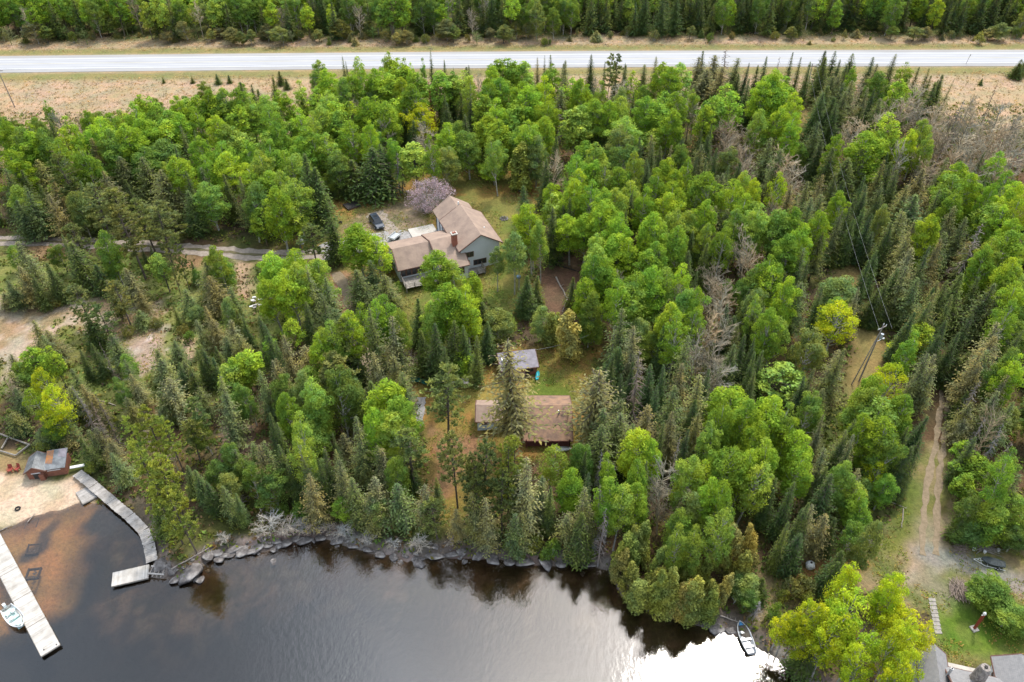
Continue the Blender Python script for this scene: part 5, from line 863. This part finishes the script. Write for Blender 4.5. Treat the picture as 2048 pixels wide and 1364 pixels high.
MBT = boat('motorboat', (a.x+.35, a.y-.35, .0), math.atan2(dd.y, dd.x), 4.3, 1.75, .62, M_WHITE, M_MINT, 'small white motorboat with mint interior moored beside the long dock', benches=(.2, .5), rail=M_WHITE)
MB().box(1.0, 1.45, -.5, -.05, .5, .72).box(1.9, 2.35, -.5, -.05, .5, .72).box(1.0, 1.45, .1, .55, .5, .72).build('seat', M_WHITE, MBT); MB().slab([(2.9, -.6, .74), (3.9, -.2, .83), (3.9, .2, .83), (2.9, .6, .74)], .04).build('bow_deck', M_MINT, MBT)
mo = MB().box(-.35, .05, -.17, .17, .55, 1.05).build('outboard_motor', M_WHITE, MBT); MB().box(-.22, -.08, -.06, .06, -.3, .55).build('motor_leg', M_DARK, mo)
# covered boat on trailer
tx, ty, tz = G(1988, 1132); TR = empty('covered_boat', (tx-.2, ty+.2, tz+.45), R(-18)+math.pi, 'boat under a black cover on a trailer with white frame', 'boat'); TR.scale = (.62, .62, .62); TR.location.z -= .15
V, Fc = hull_mesh(4.6, 1.9, .6, n=14); V = [(x-2.2, y, z) for x, y, z in V]; MB().add(V, Fc).build('hull', M_BLACKC, TR, smooth=True)
cv = MB(); nn = 14; ring = []
for i in range(nn+1):
    f = i/nn; w = abs(V[i*10][1]); zt = V[i*10][2]
    for k in range(7): t = k/6*2-1; ring.append((V[i*10][0], w*t*1.03, zt+.03+.28*(1-t*t)*(1-f**3)*(.8+.3*math.sin(f*17))))
cv.add(ring, [(i*7+k, i*7+k+1, (i+1)*7+k+1, (i+1)*7+k) for i in range(nn) for k in range(6)]); cv.build('cover', M_BLACKC, TR, smooth=True)
trl = MB(); [trl.tube(p, .055, 5) for p in ([(-2.3, -1.0, -.1), (1.5, -1.05, -.1), (3.6, 0, -.1)], [(-2.3, 1.0, -.1), (1.5, 1.05, -.1), (3.6, 0, -.1)], [(1.0, -1.05, -.1), (1.0, 1.05, -.1)], [(-1.2, -1.0, -.1), (-1.2, 1.0, -.1)], [(2.2, -.65, -.08), (2.2, .65, -.08)], [(2.8, 0, -.1), (2.8, 0, .7)], [(1.5, 0, .05), (3.0, 0, .0)])]; trl.build('trailer_frame', M_WHITE, TR)
for s in (-1.12, 1.12):
    w = MB().tube([(-.9, s-.09, -.15), (-.9, s+.09, -.15)], .3, 12).build('wheel', M_TYRE, TR); MB().tube([(-.9, s-.1, -.15), (-.9, s+.1, -.15)], .15, 8).build('rim', M_WHITE, w)
# ---------------------------------------------------------------- car
kx, ky, kz = G(754, 450); CAR = empty('parked_car', (kx, ky, kz+.05), R(-62), 'dark blue grey sport utility vehicle parked by the gravel drive', 'car')
def loft(secs):                               # secs: list of (x, halfwidth_low, halfwidth_top, z_low, z_top)
    V = []; Fc = []
    for x, a, b, z0, z1 in secs: V += [(x, -a, z0), (x, -a*1.02, z0+(z1-z0)*.55), (x, -b, z1), (x, b, z1), (x, a*1.02, z0+(z1-z0)*.55), (x, a, z0)]
    for i in range(len(secs)-1):
        for k in range(6): j = (k+1) % 6; Fc.append((i*6+k, i*6+j, (i+1)*6+j, (i+1)*6+k))
    Fc += [tuple(range(5, -1, -1)), tuple((len(secs)-1)*6+k for k in range(6))]; return V, Fc
MB().add(*loft([(-2.35, .85, .78, .42, .95), (-2.25, .93, .86, .35, 1.0), (-1.2, .95, .88, .32, 1.02), (1.0, .95, .88, .32, 1.02), (1.6, .95, .84, .32, .98), (2.25, .92, .76, .36, .86), (2.4, .8, .68, .45, .75)])).build('body', M_CAR, CAR, smooth=False)
cab = MB().add(*loft([(-2.2, .84, .68, 1.0, 1.30), (-1.9, .84, .70, 1.0, 1.70), (.35, .84, .70, 1.0, 1.72), (1.15, .84, .74, 1.0, 1.06)])).build('cabin_glass', M_GLASS, CAR)
MB().box(-1.88, .32, -.69, .69, 1.715, 1.75).build('roof', M_CAR, CAR); MB().box(-1.0, -.2, -.45, .45, 1.752, 1.77).build('sunroof', M_GLASS, CAR)
for x in (-1.45, 1.45):
    for s in (-.88, .88):
        w = MB().tube([(x, s-.11, .36), (x, s+.11, .36)], .36, 14).build('wheel', M_TYRE, CAR); MB().tube([(x, s-.12, .36), (x, s+.12, .36)], .2, 10).build('rim', M_ALU, w)
for s in (-.62, .62): MB().box(2.28, 2.42, s-.16, s+.16, .62, .76).build('headlight', M_WHITE, CAR); MB().box(.72, .9, s*1.55-.1, s*1.55+.1, 1.0, 1.15).build('mirror', M_CAR, CAR)
hx2, hy2, hz2 = G(771, 478)
def hatch(name, px, py, rz, label, cat, fn, up=0.0):
    x, y, z = G(px, py); r = empty(name, (x, y, z+up), R(rz), label, cat); fn(r); return r
# utility trailer / light vehicle under the tree
def ftr(r):
    MB().box(-1.2, 1.2, -.7, .7, .45, .55).build('bed', M_ALU, r); s = MB(); [s.box(*b) for b in ((-1.2, 1.2, -.74, -.7, .55, .9), (-1.2, 1.2, .7, .74, .55, .9), (-1.24, -1.2, -.74, .74, .55, .9))]; s.build('side_panel', M_WHITE, r); MB().tube([(1.2, 0, .5), (2.2, 0, .45)], .05, 5).build('tow_bar', M_DARK, r)
    for s in (-.85, .85): MB().tube([(0, s-.08, .28), (0, s+.08, .28)], .28, 12).build('wheel', M_TYRE, r)
hatch('utility_trailer', 790, 477, 60, 'white utility trailer half hidden by the light green tree', 'trailer', ftr)
# dark platform in the yard
def fpl(r):
    m = MB(); [m.box(-1.5+i*.3, -1.22+i*.3, -1.3, 1.3, .35, .42) for i in range(10)]; m.build('top', M_DARK, r); MB().box(-1.5, 1.48, -1.3, 1.3, .12, .34).build('frame', M_TRIM, r)
    for a in (-1.35, 1.35):
        for b in (-1.15, 1.15): MB().box(a-.08, a+.08, b-.08, b+.08, -.1, .12).build('leg', M_TRIM, r)
hatch('wooden_platform', 704, 413, 35, 'dark square wooden platform on the grass at the forest edge', 'platform', fpl)
def ffp(r):
    for i in range(9): a = i*.698; o = MB().add(*ico(.26, i)).build('ring_stone', M_ROCK, r, (math.cos(a)*.75, math.sin(a)*.75, .12))
    MB().tube([(0, 0, 0), (0, 0, .08)], .55, 10).build('ash_bed', M_DARK, r)
hatch('fire_pit', 1008, 438, 0, 'round stone fire pit on the lawn right of the house', 'fire pit', ffp)
def fbench(r):
    MB().box(-1.5, 1.5, -.62, .62, 1.15, 1.22).build('roof_panel', M_PLANK, r); MB().box(-1.45, 1.45, .1, .55, .35, .45).build('shelf', M_REDW, r)
    for a in (-1.35, 1.35):
        for b in (-.5, .5): MB().box(a-.05, a+.05, b-.05, b+.05, 0, 1.15).build('post', M_TRIM, r)
hatch('firewood_shelter', 919, 773, 0, 'low open shelter with pale flat roof left of the shed', 'shelter', fbench)
def fnet(r):
    m = MB(); pts = []
    for i in range(15):
        for k in range(4): pts.append((i*.45-3.2, k*.35-.5 - .18*abs(i-6)**1.2*.3, .08+.16*math.sin(i*1.3+k*2)*math.sin(k+.5)+.12))
    m.add(pts, [(i*4+k, i*4+k+1, i*4+k+5, i*4+k+4) for i in range(14) for k in range(3)]); m.build('net_sheet', M_NET, r)
hatch('garden_netting', 845, 763, -14, 'crumpled dark green netting lying beside the path', 'netting', fnet)
def fkay(r): MB().add(*[(lambda V, Fc: ([(x-1.0, y, z) for x, y, z in V], Fc))(*hull_mesh(2.0, .6, .26))][0]).build('hull', M_TURQ, r, smooth=True)
k = hatch('kayak', 1075, 755, 82, 'turquoise kayak leaning at the right end of the shed', 'kayak', fkay, .3)
def fcan(c):
    def f(r): V, Fc = hull_mesh(3.4, .9, .38); MB().add([(x-1.7, y, .4-z) for x, y, z in V], Fc).build('hull', c, r, smooth=True); MB().tube([(-1.5, 0, .4), (1.5, 0, .35)], .03, 5).build('keel', M_ALU, r)
    return f
hatch('upturned_canoe', 1121, 899, 8, 'white canoe lying upside down in front of the cabin porch', 'canoe', fcan(M_WHITE))
def fjunk(r):
    for i in range(16): x, y = rnd.uniform(-1.4, 1.4), rnd.uniform(-1.6, 1.6); MB().box(x-.3, x+.3, y-.12, y+.2, .0+.05*i, .12+.05*i).build('scrap_piece', rnd.choice((M_WHITE, M_ALU, M_PLANK)), r)
hatch('scrap_heap', 517, 607, 20, 'heap of white scrap pieces in the scrub below the driveway', 'scrap heap', fjunk)
def fbar(c, h=.9, rr=.32):
    def f(r): MB().tube([(0, 0, 0), (0, 0, .05), (0, 0, h/2), (0, 0, h-.05), (0, 0, h)], [rr*.92, rr, rr*1.03, rr, rr*.9], 14).build('drum', c, r); MB().tube([(.12, 0, h), (.12, 0, h+.04)], .05, 8).build('bung', M_DARK, r)
    return f
hatch('barrel', 538, 553, 0, 'blue barrel standing between green aspens below the driveway', 'barrel', fbar(M_BLUEB)); hatch('barrel', 605, 487, 0, 'white barrel beside the driveway under the pine', 'barrel', fbar(M_WHITE, 1.2, .4))
hatch('barrel', 1037, 555, 0, 'pale blue barrel at the foot of the white birches', 'barrel', fbar(M_PALEB, .4, .4))
def ftank(r): MB().tube([(-.2, 0, .6), (0, 0, .6), (.6, 0, .6), (.8, 0, .6)], [.3, .58, .58, .3], 14).build('shell', M_WHITE, r); MB().tube([(.3, 0, 1.17), (.3, 0, 1.28)], .14, 10).build('valve_cap', M_DARK, r); MB().box(0, .1, -.3, .3, 0, .2).box(.5, .6, -.3, .3, 0, .2).build('foot', M_CONC, r)
hatch('white_tank', 1619, 1140, 80, 'round white tank on orange ground near the rowboat shore', 'tank', ftank)
def ftyre(r):
    V = []; Fc = []
    for i in range(16):
        for k in range(8): a = i*.3927; b = k*.7854; rr = .3+.11*math.cos(b); V.append((rr*math.cos(a), rr*math.sin(a), .12+.1*math.sin(b)))
    for i in range(16):
        for k in range(8): Fc.append((i*8+k, ((i+1) % 16)*8+k, ((i+1) % 16)*8+(k+1) % 8, i*8+(k+1) % 8))
    MB().add(V, Fc).build('tread', M_TYRE, r, smooth=True)
hatch('old_tyre', 36, 1018, 0, 'old black tyre lying on the sand beach', 'tyre', ftyre)
hatch('old_tyre', 681, 446, 0, 'black tyre in the yard grass left of the parked car', 'tyre', ftyre, .1)
def fchair(r):
    MB().box(-.3, .3, -.3, .3, .36, .42).build('seat', M_RED, r); MB().slab([(-.3, .3, .4), (.3, .3, .4), (.3, .5, 1.05), (-.3, .5, 1.05)], .05).build('backrest', M_RED, r)
    for a in (-.33, .33): MB().box(a-.05, a+.05, -.35, .35, .58, .62).build('armrest', M_RED, r)
    for a in (-.28, .28):
        for b in (-.27, .27): MB().box(a-.04, a+.04, b-.04, b+.04, 0, .38).build('leg', M_RED, r)
hatch('beach_chair', 22, 943, 10, 'left one of two red wooden chairs above the beach', 'chair', fchair)['group'] = 'red beach chairs'
hatch('beach_chair', 36, 941, -15, 'right one of two red wooden chairs above the beach', 'chair', fchair)['group'] = 'red beach chairs'
# sunken square cribs in the shallows
for i, (qx, qy, w) in enumerate(((65, 1048, 'topmost'), (67, 1098, 'middle'), (67, 1147, 'lowest'))):
    x, y = P(qx, qy, -.25); r = empty('sunken_crib', (x, y, -.55), R(8), f'{w} square wooden crib lying under the shallow orange water', 'crib', 'sunken cribs in the shallows')
    for s in (-.75, .75):
        for k in range(2): MB().box(-.8, .8, s-.07, s+.07, .25*k, .25*k+.14).build('log', M_WETW, r); MB().box(s-.07, s+.07, -.8, .8, .13+.25*k, .13+.25*k+.13).build('log', M_WETW, r)
    for k in range(7): MB().add(*ico(.2, 40+k+i, 1)).build('fill_stone', M_ROCK, r, (rnd.uniform(-.5, .5), rnd.uniform(-.5, .5), .1))
# ---------------------------------------------------------------- logs, piles, frames
def log_(name, p0, p1, r0, lab, up=.12, cat='log', mat=M_LOG, grp=None, branches=3):
    a = Vector(G(*p0)) ; b = Vector(G(*p1)); a.z = max(a.z, 0)+up; b.z = max(b.z, 0)+up; L = (b-a).length; r = empty(name, a, 0, lab, cat, grp); d = b-a
    n = 5; pts = [tuple(d*i/n + Vector((rnd.uniform(-1, 1), rnd.uniform(-1, 1), .3*rnd.random()))*.04*L**.5*(0 < i < n)) for i in range(n+1)]
    MB().tube(pts, [r0*(1-.5*i/n) for i in range(n+1)], 7).build('stem', mat, r)
    for k in range(branches):
        t = rnd.uniform(.3, .95); s = d*t; e = s + Vector((rnd.uniform(-1, 1), rnd.uniform(-1, 1), rnd.uniform(.2, .8))).normalized()*L*.18; MB().tube([tuple(s), tuple(e)], [r0*.4, r0*.15], 5).build('limb', mat, r)
log_('fallen_log', (1112, 555), (1135, 600), .17, 'long fallen log in the brown clearing right of the birches'); log_('fallen_log', (1142, 580), (1125, 625), .13, 'thinner fallen log crossing the brown clearing below the birches')
log_('fallen_log', (1110, 530), (1160, 545), .12, 'dark fallen log at the top of the brown clearing', mat=M_DARK); log_('fallen_log', (930, 560+85), (1010, 690-60), .1, 'thin fallen birch lying on the slope below the house')
log_('fallen_log', (200, 802), (232, 812), .11, 'pale bleached log in the scrub above the boathouse'); log_('fallen_log', (215, 735), (243, 760), .10, 'leaning grey log left of the pale bare patch'); log_('fallen_log', (512, 1010), (545, 1052), .09, 'bleached driftwood stem at the shore, left of the rest', branches=6); log_('fallen_log', (528, 1002), (556, 1046), .07, 'bleached driftwood stem at the shore, right of its twin', branches=6)
log_('fallen_log', (1507, 1040), (1550, 1052), .1, 'white dead branch sticking out above the rowboat shore', up=2.0, branches=5); log_('fallen_log', (80, 500-46), (128, 445), .12, 'dark fallen log beside the left end of driveway', mat=M_DARK)
log_('fallen_log', (1778, 1004), (1812, 1018), .07, 'thin bleached stick on the yard left of the track'); log_('fallen_log', (1806, 1018), (1803, 1056), .08, 'short bleached log lying upright in view left of track', branches=1)
log_('fallen_log', (345, 1118+25), (420, 1100), .1, 'grey log stranded between boulders by the short dock', up=.5); log_('fallen_log', (0, 1063), (24, 1051), .06, 'thin pole lying at the left end of the beach', branches=0); log_('fallen_log', (56, 1046), (70, 1028), .06, 'pale plank floating at the waterline by the cribs', branches=0)
log_('fallen_log', (1440, 1232), (1478, 1246), .08, 'grey branch on the bank left of the rowboat', branches=3)
# old log frame above the boathouse
r = empty('log_enclosure', G(30, 892), 0, 'old square frame of grey beams above the red chairs', 'log frame'); o0 = Vector(r.location)
for (a, b) in (((0, 870), (62, 893)), ((0, 904), (33, 914)), ((33, 914), (60, 893)), ((5, 900), (18, 878))):
    A = Vector(G(*a))-o0; B = Vector(G(*b))-o0; MB().tube([(A.x, A.y, A.z+.35), (B.x, B.y, B.z+.35)], .13, 5).build('beam', M_TIMBER, r)
def pile(name, px, py, n, L, rad, hgt_, lab, cat, mat, sd):
    x, y, z = G(px, py); r = empty(name, (x, y, z), 0, lab, cat); m = MB(); q = random.Random(sd)
    for i in range(n):
        a = q.uniform(-.7, .7)+sd; rr = rad*math.sqrt(q.random()); t = q.uniform(0, 6.28); c = Vector((rr*math.cos(t), rr*math.sin(t), .05+hgt_*(1-rr/rad)*q.random())); d = Vector((math.cos(a), math.sin(a), q.uniform(-.15, .15)))*L*q.uniform(.4, .6); bnd = Vector((q.uniform(-.1, .1), q.uniform(-.1, .1), .05))*L
        m.tube([tuple(c-d), tuple(c+bnd), tuple(c+d)], [.045, .035, .02], 4)
    m.build('sticks', mat, r); return r
pile('brush_pile', 1919, 1180, 90, 2.0, 1.1, .8, 'tall pile of cut branches on the yard below the trailer', 'brush pile', M_STICK, 1.3)
pile('stick_pile', 1923, 1097, 60, 1.2, .8, .5, 'low heap of short sticks at the edge of the dark trees', 'stick pile', M_STICK, .2)
pile('pole_stack', 1972, 1097, 26, 3.2, .6, .3, 'stack of long grey poles behind the covered boat', 'pole stack', M_TIMBER, -.1)
pile('brush_pile', 1110, 520, 80, 2.2, 1.6, .6, 'dark brush heap in the brown clearing right of the house', 'brush pile', M_DARK, .9)
pile('brush_pile', 822, 715, 60, 1.5, 1.5, .4, 'grey brush scattered beside the path below the house', 'brush pile', M_STICK, 2.0)
pile('driftwood_heap', 470, 945+60, 50, 2.0, 1.2, .4, 'grey driftwood heap under the trees near the shore', 'brush pile', M_LOG, .5)
for i, (qx, qy) in enumerate(((1947, 1100), (1968, 1106), (1996, 1102))):
    hatch('plastic_bucket', qx, qy, 0, ('leftmost', 'middle', 'rightmost')[i] + ' of three white buckets beside the pole stack', 'bucket', lambda r: (MB().tube([(0, 0, 0), (0, 0, .4)], [.17, .21], 12).build('pail', M_WHITE, r), MB().tube([(-.2, 0, .4), (0, 0, .52), (.2, 0, .4)], .012, 4).build('handle', M_DARK, r)))['group'] = 'white buckets'
# ---------------------------------------------------------------- yard post with lamp, stone path
def fpost(r):
    MB().box(-.4, .4, -.4, .4, -.1, .18).build('base', M_CONC, r); MB().box(-.13, .13, -.13, .13, .18, 3.1).build('post', M_RED, r); MB().box(-.3, .3, -.04, .04, 3.1, 3.2).build('bracket', M_WHITE, r)
    l = MB().tube([(0, 0, 3.2), (0, 0, 3.4), (0, 0, 3.62)], [.14, .2, .1], 10).build('lantern', M_WHITE, r)
hatch('yard_post', 1948, 1258, 15, 'square red post with white lantern on a concrete base', 'post', fpost)
r = empty('stone_path', G(1868, 1225), 0, 'straight path of pale stone slabs beside the yellow green maples', 'path'); o0 = Vector(r.location)
for i in range(9):
    a = Vector(G(1864+i*1.5, 1200+i*8)) - o0; MB().box(a.x-.42, a.x+.42, a.y-.24, a.y+.24, a.z-.05, a.z+.07).build('slab', M_SLAB, r)
# ---------------------------------------------------------------- utility poles and lines
M_POLE = pmat('weathered_pole_wood', (.30, .26, .23), (.2, .17, .15), 3); M_WIRE = pmat('cable', (.30, .30, .30))
def pole(px, py, h, lab, lx=0, extra=False, rz=0):
    x, y, z = G(px, py); r = empty('utility_pole', (x, y, z-.2), 0, lab, 'utility pole', 'utility poles'); r.rotation_euler = (0, R(lx), R(rz))
    MB().tube([(0, 0, 0), (0, 0, h)], [.14, .09], 9).build('pole', M_POLE, r); MB().box(-1.1, 1.1, -.06, .06, h-.7, h-.55).build('crossarm', M_POLE, r)
    for s in (-1, 0, 1): MB().tube([(s, 0, h-.55 if s else h), (s, 0, h-.3 if s else h+.25)], [.07, .04], 7).build('insulator', M_WHITE, r)
    if extra:
        MB().tube([(.3, -.3, h-2.6), (.3, -.3, h-1.7)], .24, 12).build('transformer', M_ALU, r); MB().tube([(0, 0, h-.9), (-1.6, .2, 0)], [.07, .1], 8).build('brace', M_POLE, r); MB().tube([(0, 0, h-3.3), (1.1, -.3, h-2.9)], .04, 5).build('lamp_arm', M_ALU, r); MB().tube([(1.1, -.3, h-2.95), (1.35, -.35, h-2.85)], .12, 8).build('lamp_head', M_WHITE, r)
    return r, Vector((x + math.sin(R(lx))*h, y, z - .2 + h*math.cos(R(lx))))
p1, t1 = pole(1718, 762, 11.5, 'leaning utility pole with transformer and brace in the right hand wood', 5, True, 35)
p2, t2 = pole(1608, 205, 10.5, 'utility pole at the upper end of the line near highway', -1)
p3, t3 = pole(30, 215, 10.5, 'utility pole on the dry grass at the far left edge', -2)
hatch('marker_post', 1932, 128, 0, 'short thin marker post on the near shoulder of highway', 'post', lambda r: (MB().tube([(0, 0, 0), (.3, 0, 2.6)], .06, 6).build('post', M_POLE, r), MB().box(.15, .5, -.02, .02, 2.3, 2.8).build('marker_plate', M_WHITE, r)))
def wire(a, b, sag, lab, r=.012):
    m = MB(); n = 14; o = bpy.data.objects.new; A = a; pts = [tuple((b-a)*i/n + Vector((0, 0, -sag*4*(i/n)*(1-i/n)))) for i in range(n+1)]; ob = m.tube(pts, r, 4).build('power_cable', M_WIRE); ob.location = a; tag(ob, lab, 'cable', 'overhead cables'); return ob
wire(t1+Vector((-1, 0, -.3)), t2+Vector((-1, 0, -.3)), 2.0, 'left one of two overhead cables running up from the leaning pole'); wire(t1+Vector((1, 0, -.3)), t2+Vector((1, 0, -.3)), 2.0, 'right one of two overhead cables running up from the leaning pole')
wire(t2, t3, 3.0, 'long overhead cable running parallel to the highway'); sh_t = Vector((*P(1069, 700, 4.4), 4.4)); wire(sh_t, sh_t + Vector((9, 1.5, 2.0)), .4, 'service cable running right from the grey roofed shed', .02)
# ---------------------------------------------------------------- rocks along the shore
ROCKS = [arr_mesh('stone', *(lambda v, f: (np.array(v), np.array(f)))(*ico(1, s, 2, .6, .34)), M_ROCK, False) for s in range(1, 9)]
def rock(x, y, r, lab, grp='boulders along the shore', z=None, name='boulder'):
    o = link(name, rnd.choice(ROCKS)); o.location = (x, y, (max(hgt(x, y), -.25) if z is None else z) + r*.12); o.scale = (r*rnd.uniform(.8, 1.3), r*rnd.uniform(.8, 1.2), r*rnd.uniform(.45, .85)); o.rotation_euler = (rnd.uniform(-.2, .2), rnd.uniform(-.2, .2), rnd.uniform(0, 6.28))
    px, py, _ = Q(*o.location); return tag(o, lab or f"grey {'boulder' if r > .5 else 'rock'} on the waterline, {px/20.48:.1f}% across, {py/13.64:.1f}% down the photo", 'rock', grp)
for (qx, qy, r, lab) in ((385, 1143, 1.75, 'largest rounded grey boulder right of the short dock'), (352, 1160, .8, 'dark boulder touching the left of the largest boulder'), (402, 1160, .85, 'smaller boulder at the lower right of the largest'), (345, 1143, .7, 'brown dark boulder behind the log landing'), (322, 1132, 1.15, 'pale flat rock under the log landing'), (418, 1110, 1.0, 'flat grey boulder above the largest boulder'), (460, 1108, .9, None), (484, 1104, 1.1, None), (505, 1098, .6, None), (440, 1118, 1.0, None), (560, 1090, .8, None), (548, 1100, .7, None), (553, 1083, .9, None), (548, 1128, .7, 'lone rock just below the water surface'), (785, 1115, .8, None), (840, 1130, .9, 'pale rock standing in the water off the bank'), (955, 1113, .8, None), (1090, 1122, 1.0, None), (925, 1105, 1.1, None), (830, 1117, .5, None), (800, 1125, .4, None)):
    x, y, z = G(qx, qy); rock(x, y, r, lab)
for (qx, qy, r) in ((432,1106,1.1),(447,1112,.9),(470,1100,1.2),(497,1104,.8),(515,1094,1.0),(532,1090,.8),(572,1086,1.1),(590,1080,.9),(612,1082,1.2),(640,1076,.9),(672,1082,1.0),(705,1092,1.0),(735,1100,.8),(760,1108,.9),(870,1112,1.1),(905,1110,.9),(985,1120,1.2),(1020,1124,.9),(1050,1126,1.1),(1120,1128,.9),(1180,1130,.8),(1415,1250,.9),(1435,1256,1.1),(1462,1262,.8)):
    x, y, z = G(qx, qy); o = rock(x, y, r, None); o.scale = (o.scale[0]*1.3, o.scale[1]*.8, o.scale[2]*.7); o.rotation_euler[2] = rnd.uniform(-.5, .5)
n_ = 0; SHP = [Vector(p) for p in SH[6:30]]
for i in range(len(SHP)-1):
    a, b = SHP[i], SHP[i+1]; L = (b-a).length; n = int(L/(.42 if 4 < i < 20 else 1.2))
    for k in range(n):
        if a.x < -48 and rnd.random() < .7: continue
        p = a.lerp(b, rnd.random()); nr = Vector((-(b-a).y, (b-a).x)).normalized(); off = rnd.gauss(.6, 1.0); q = p + nr*off; rock(q.x, q.y, abs(rnd.gauss(.14, .15))+.10, None); n_ += 1
print('rocks', n_)
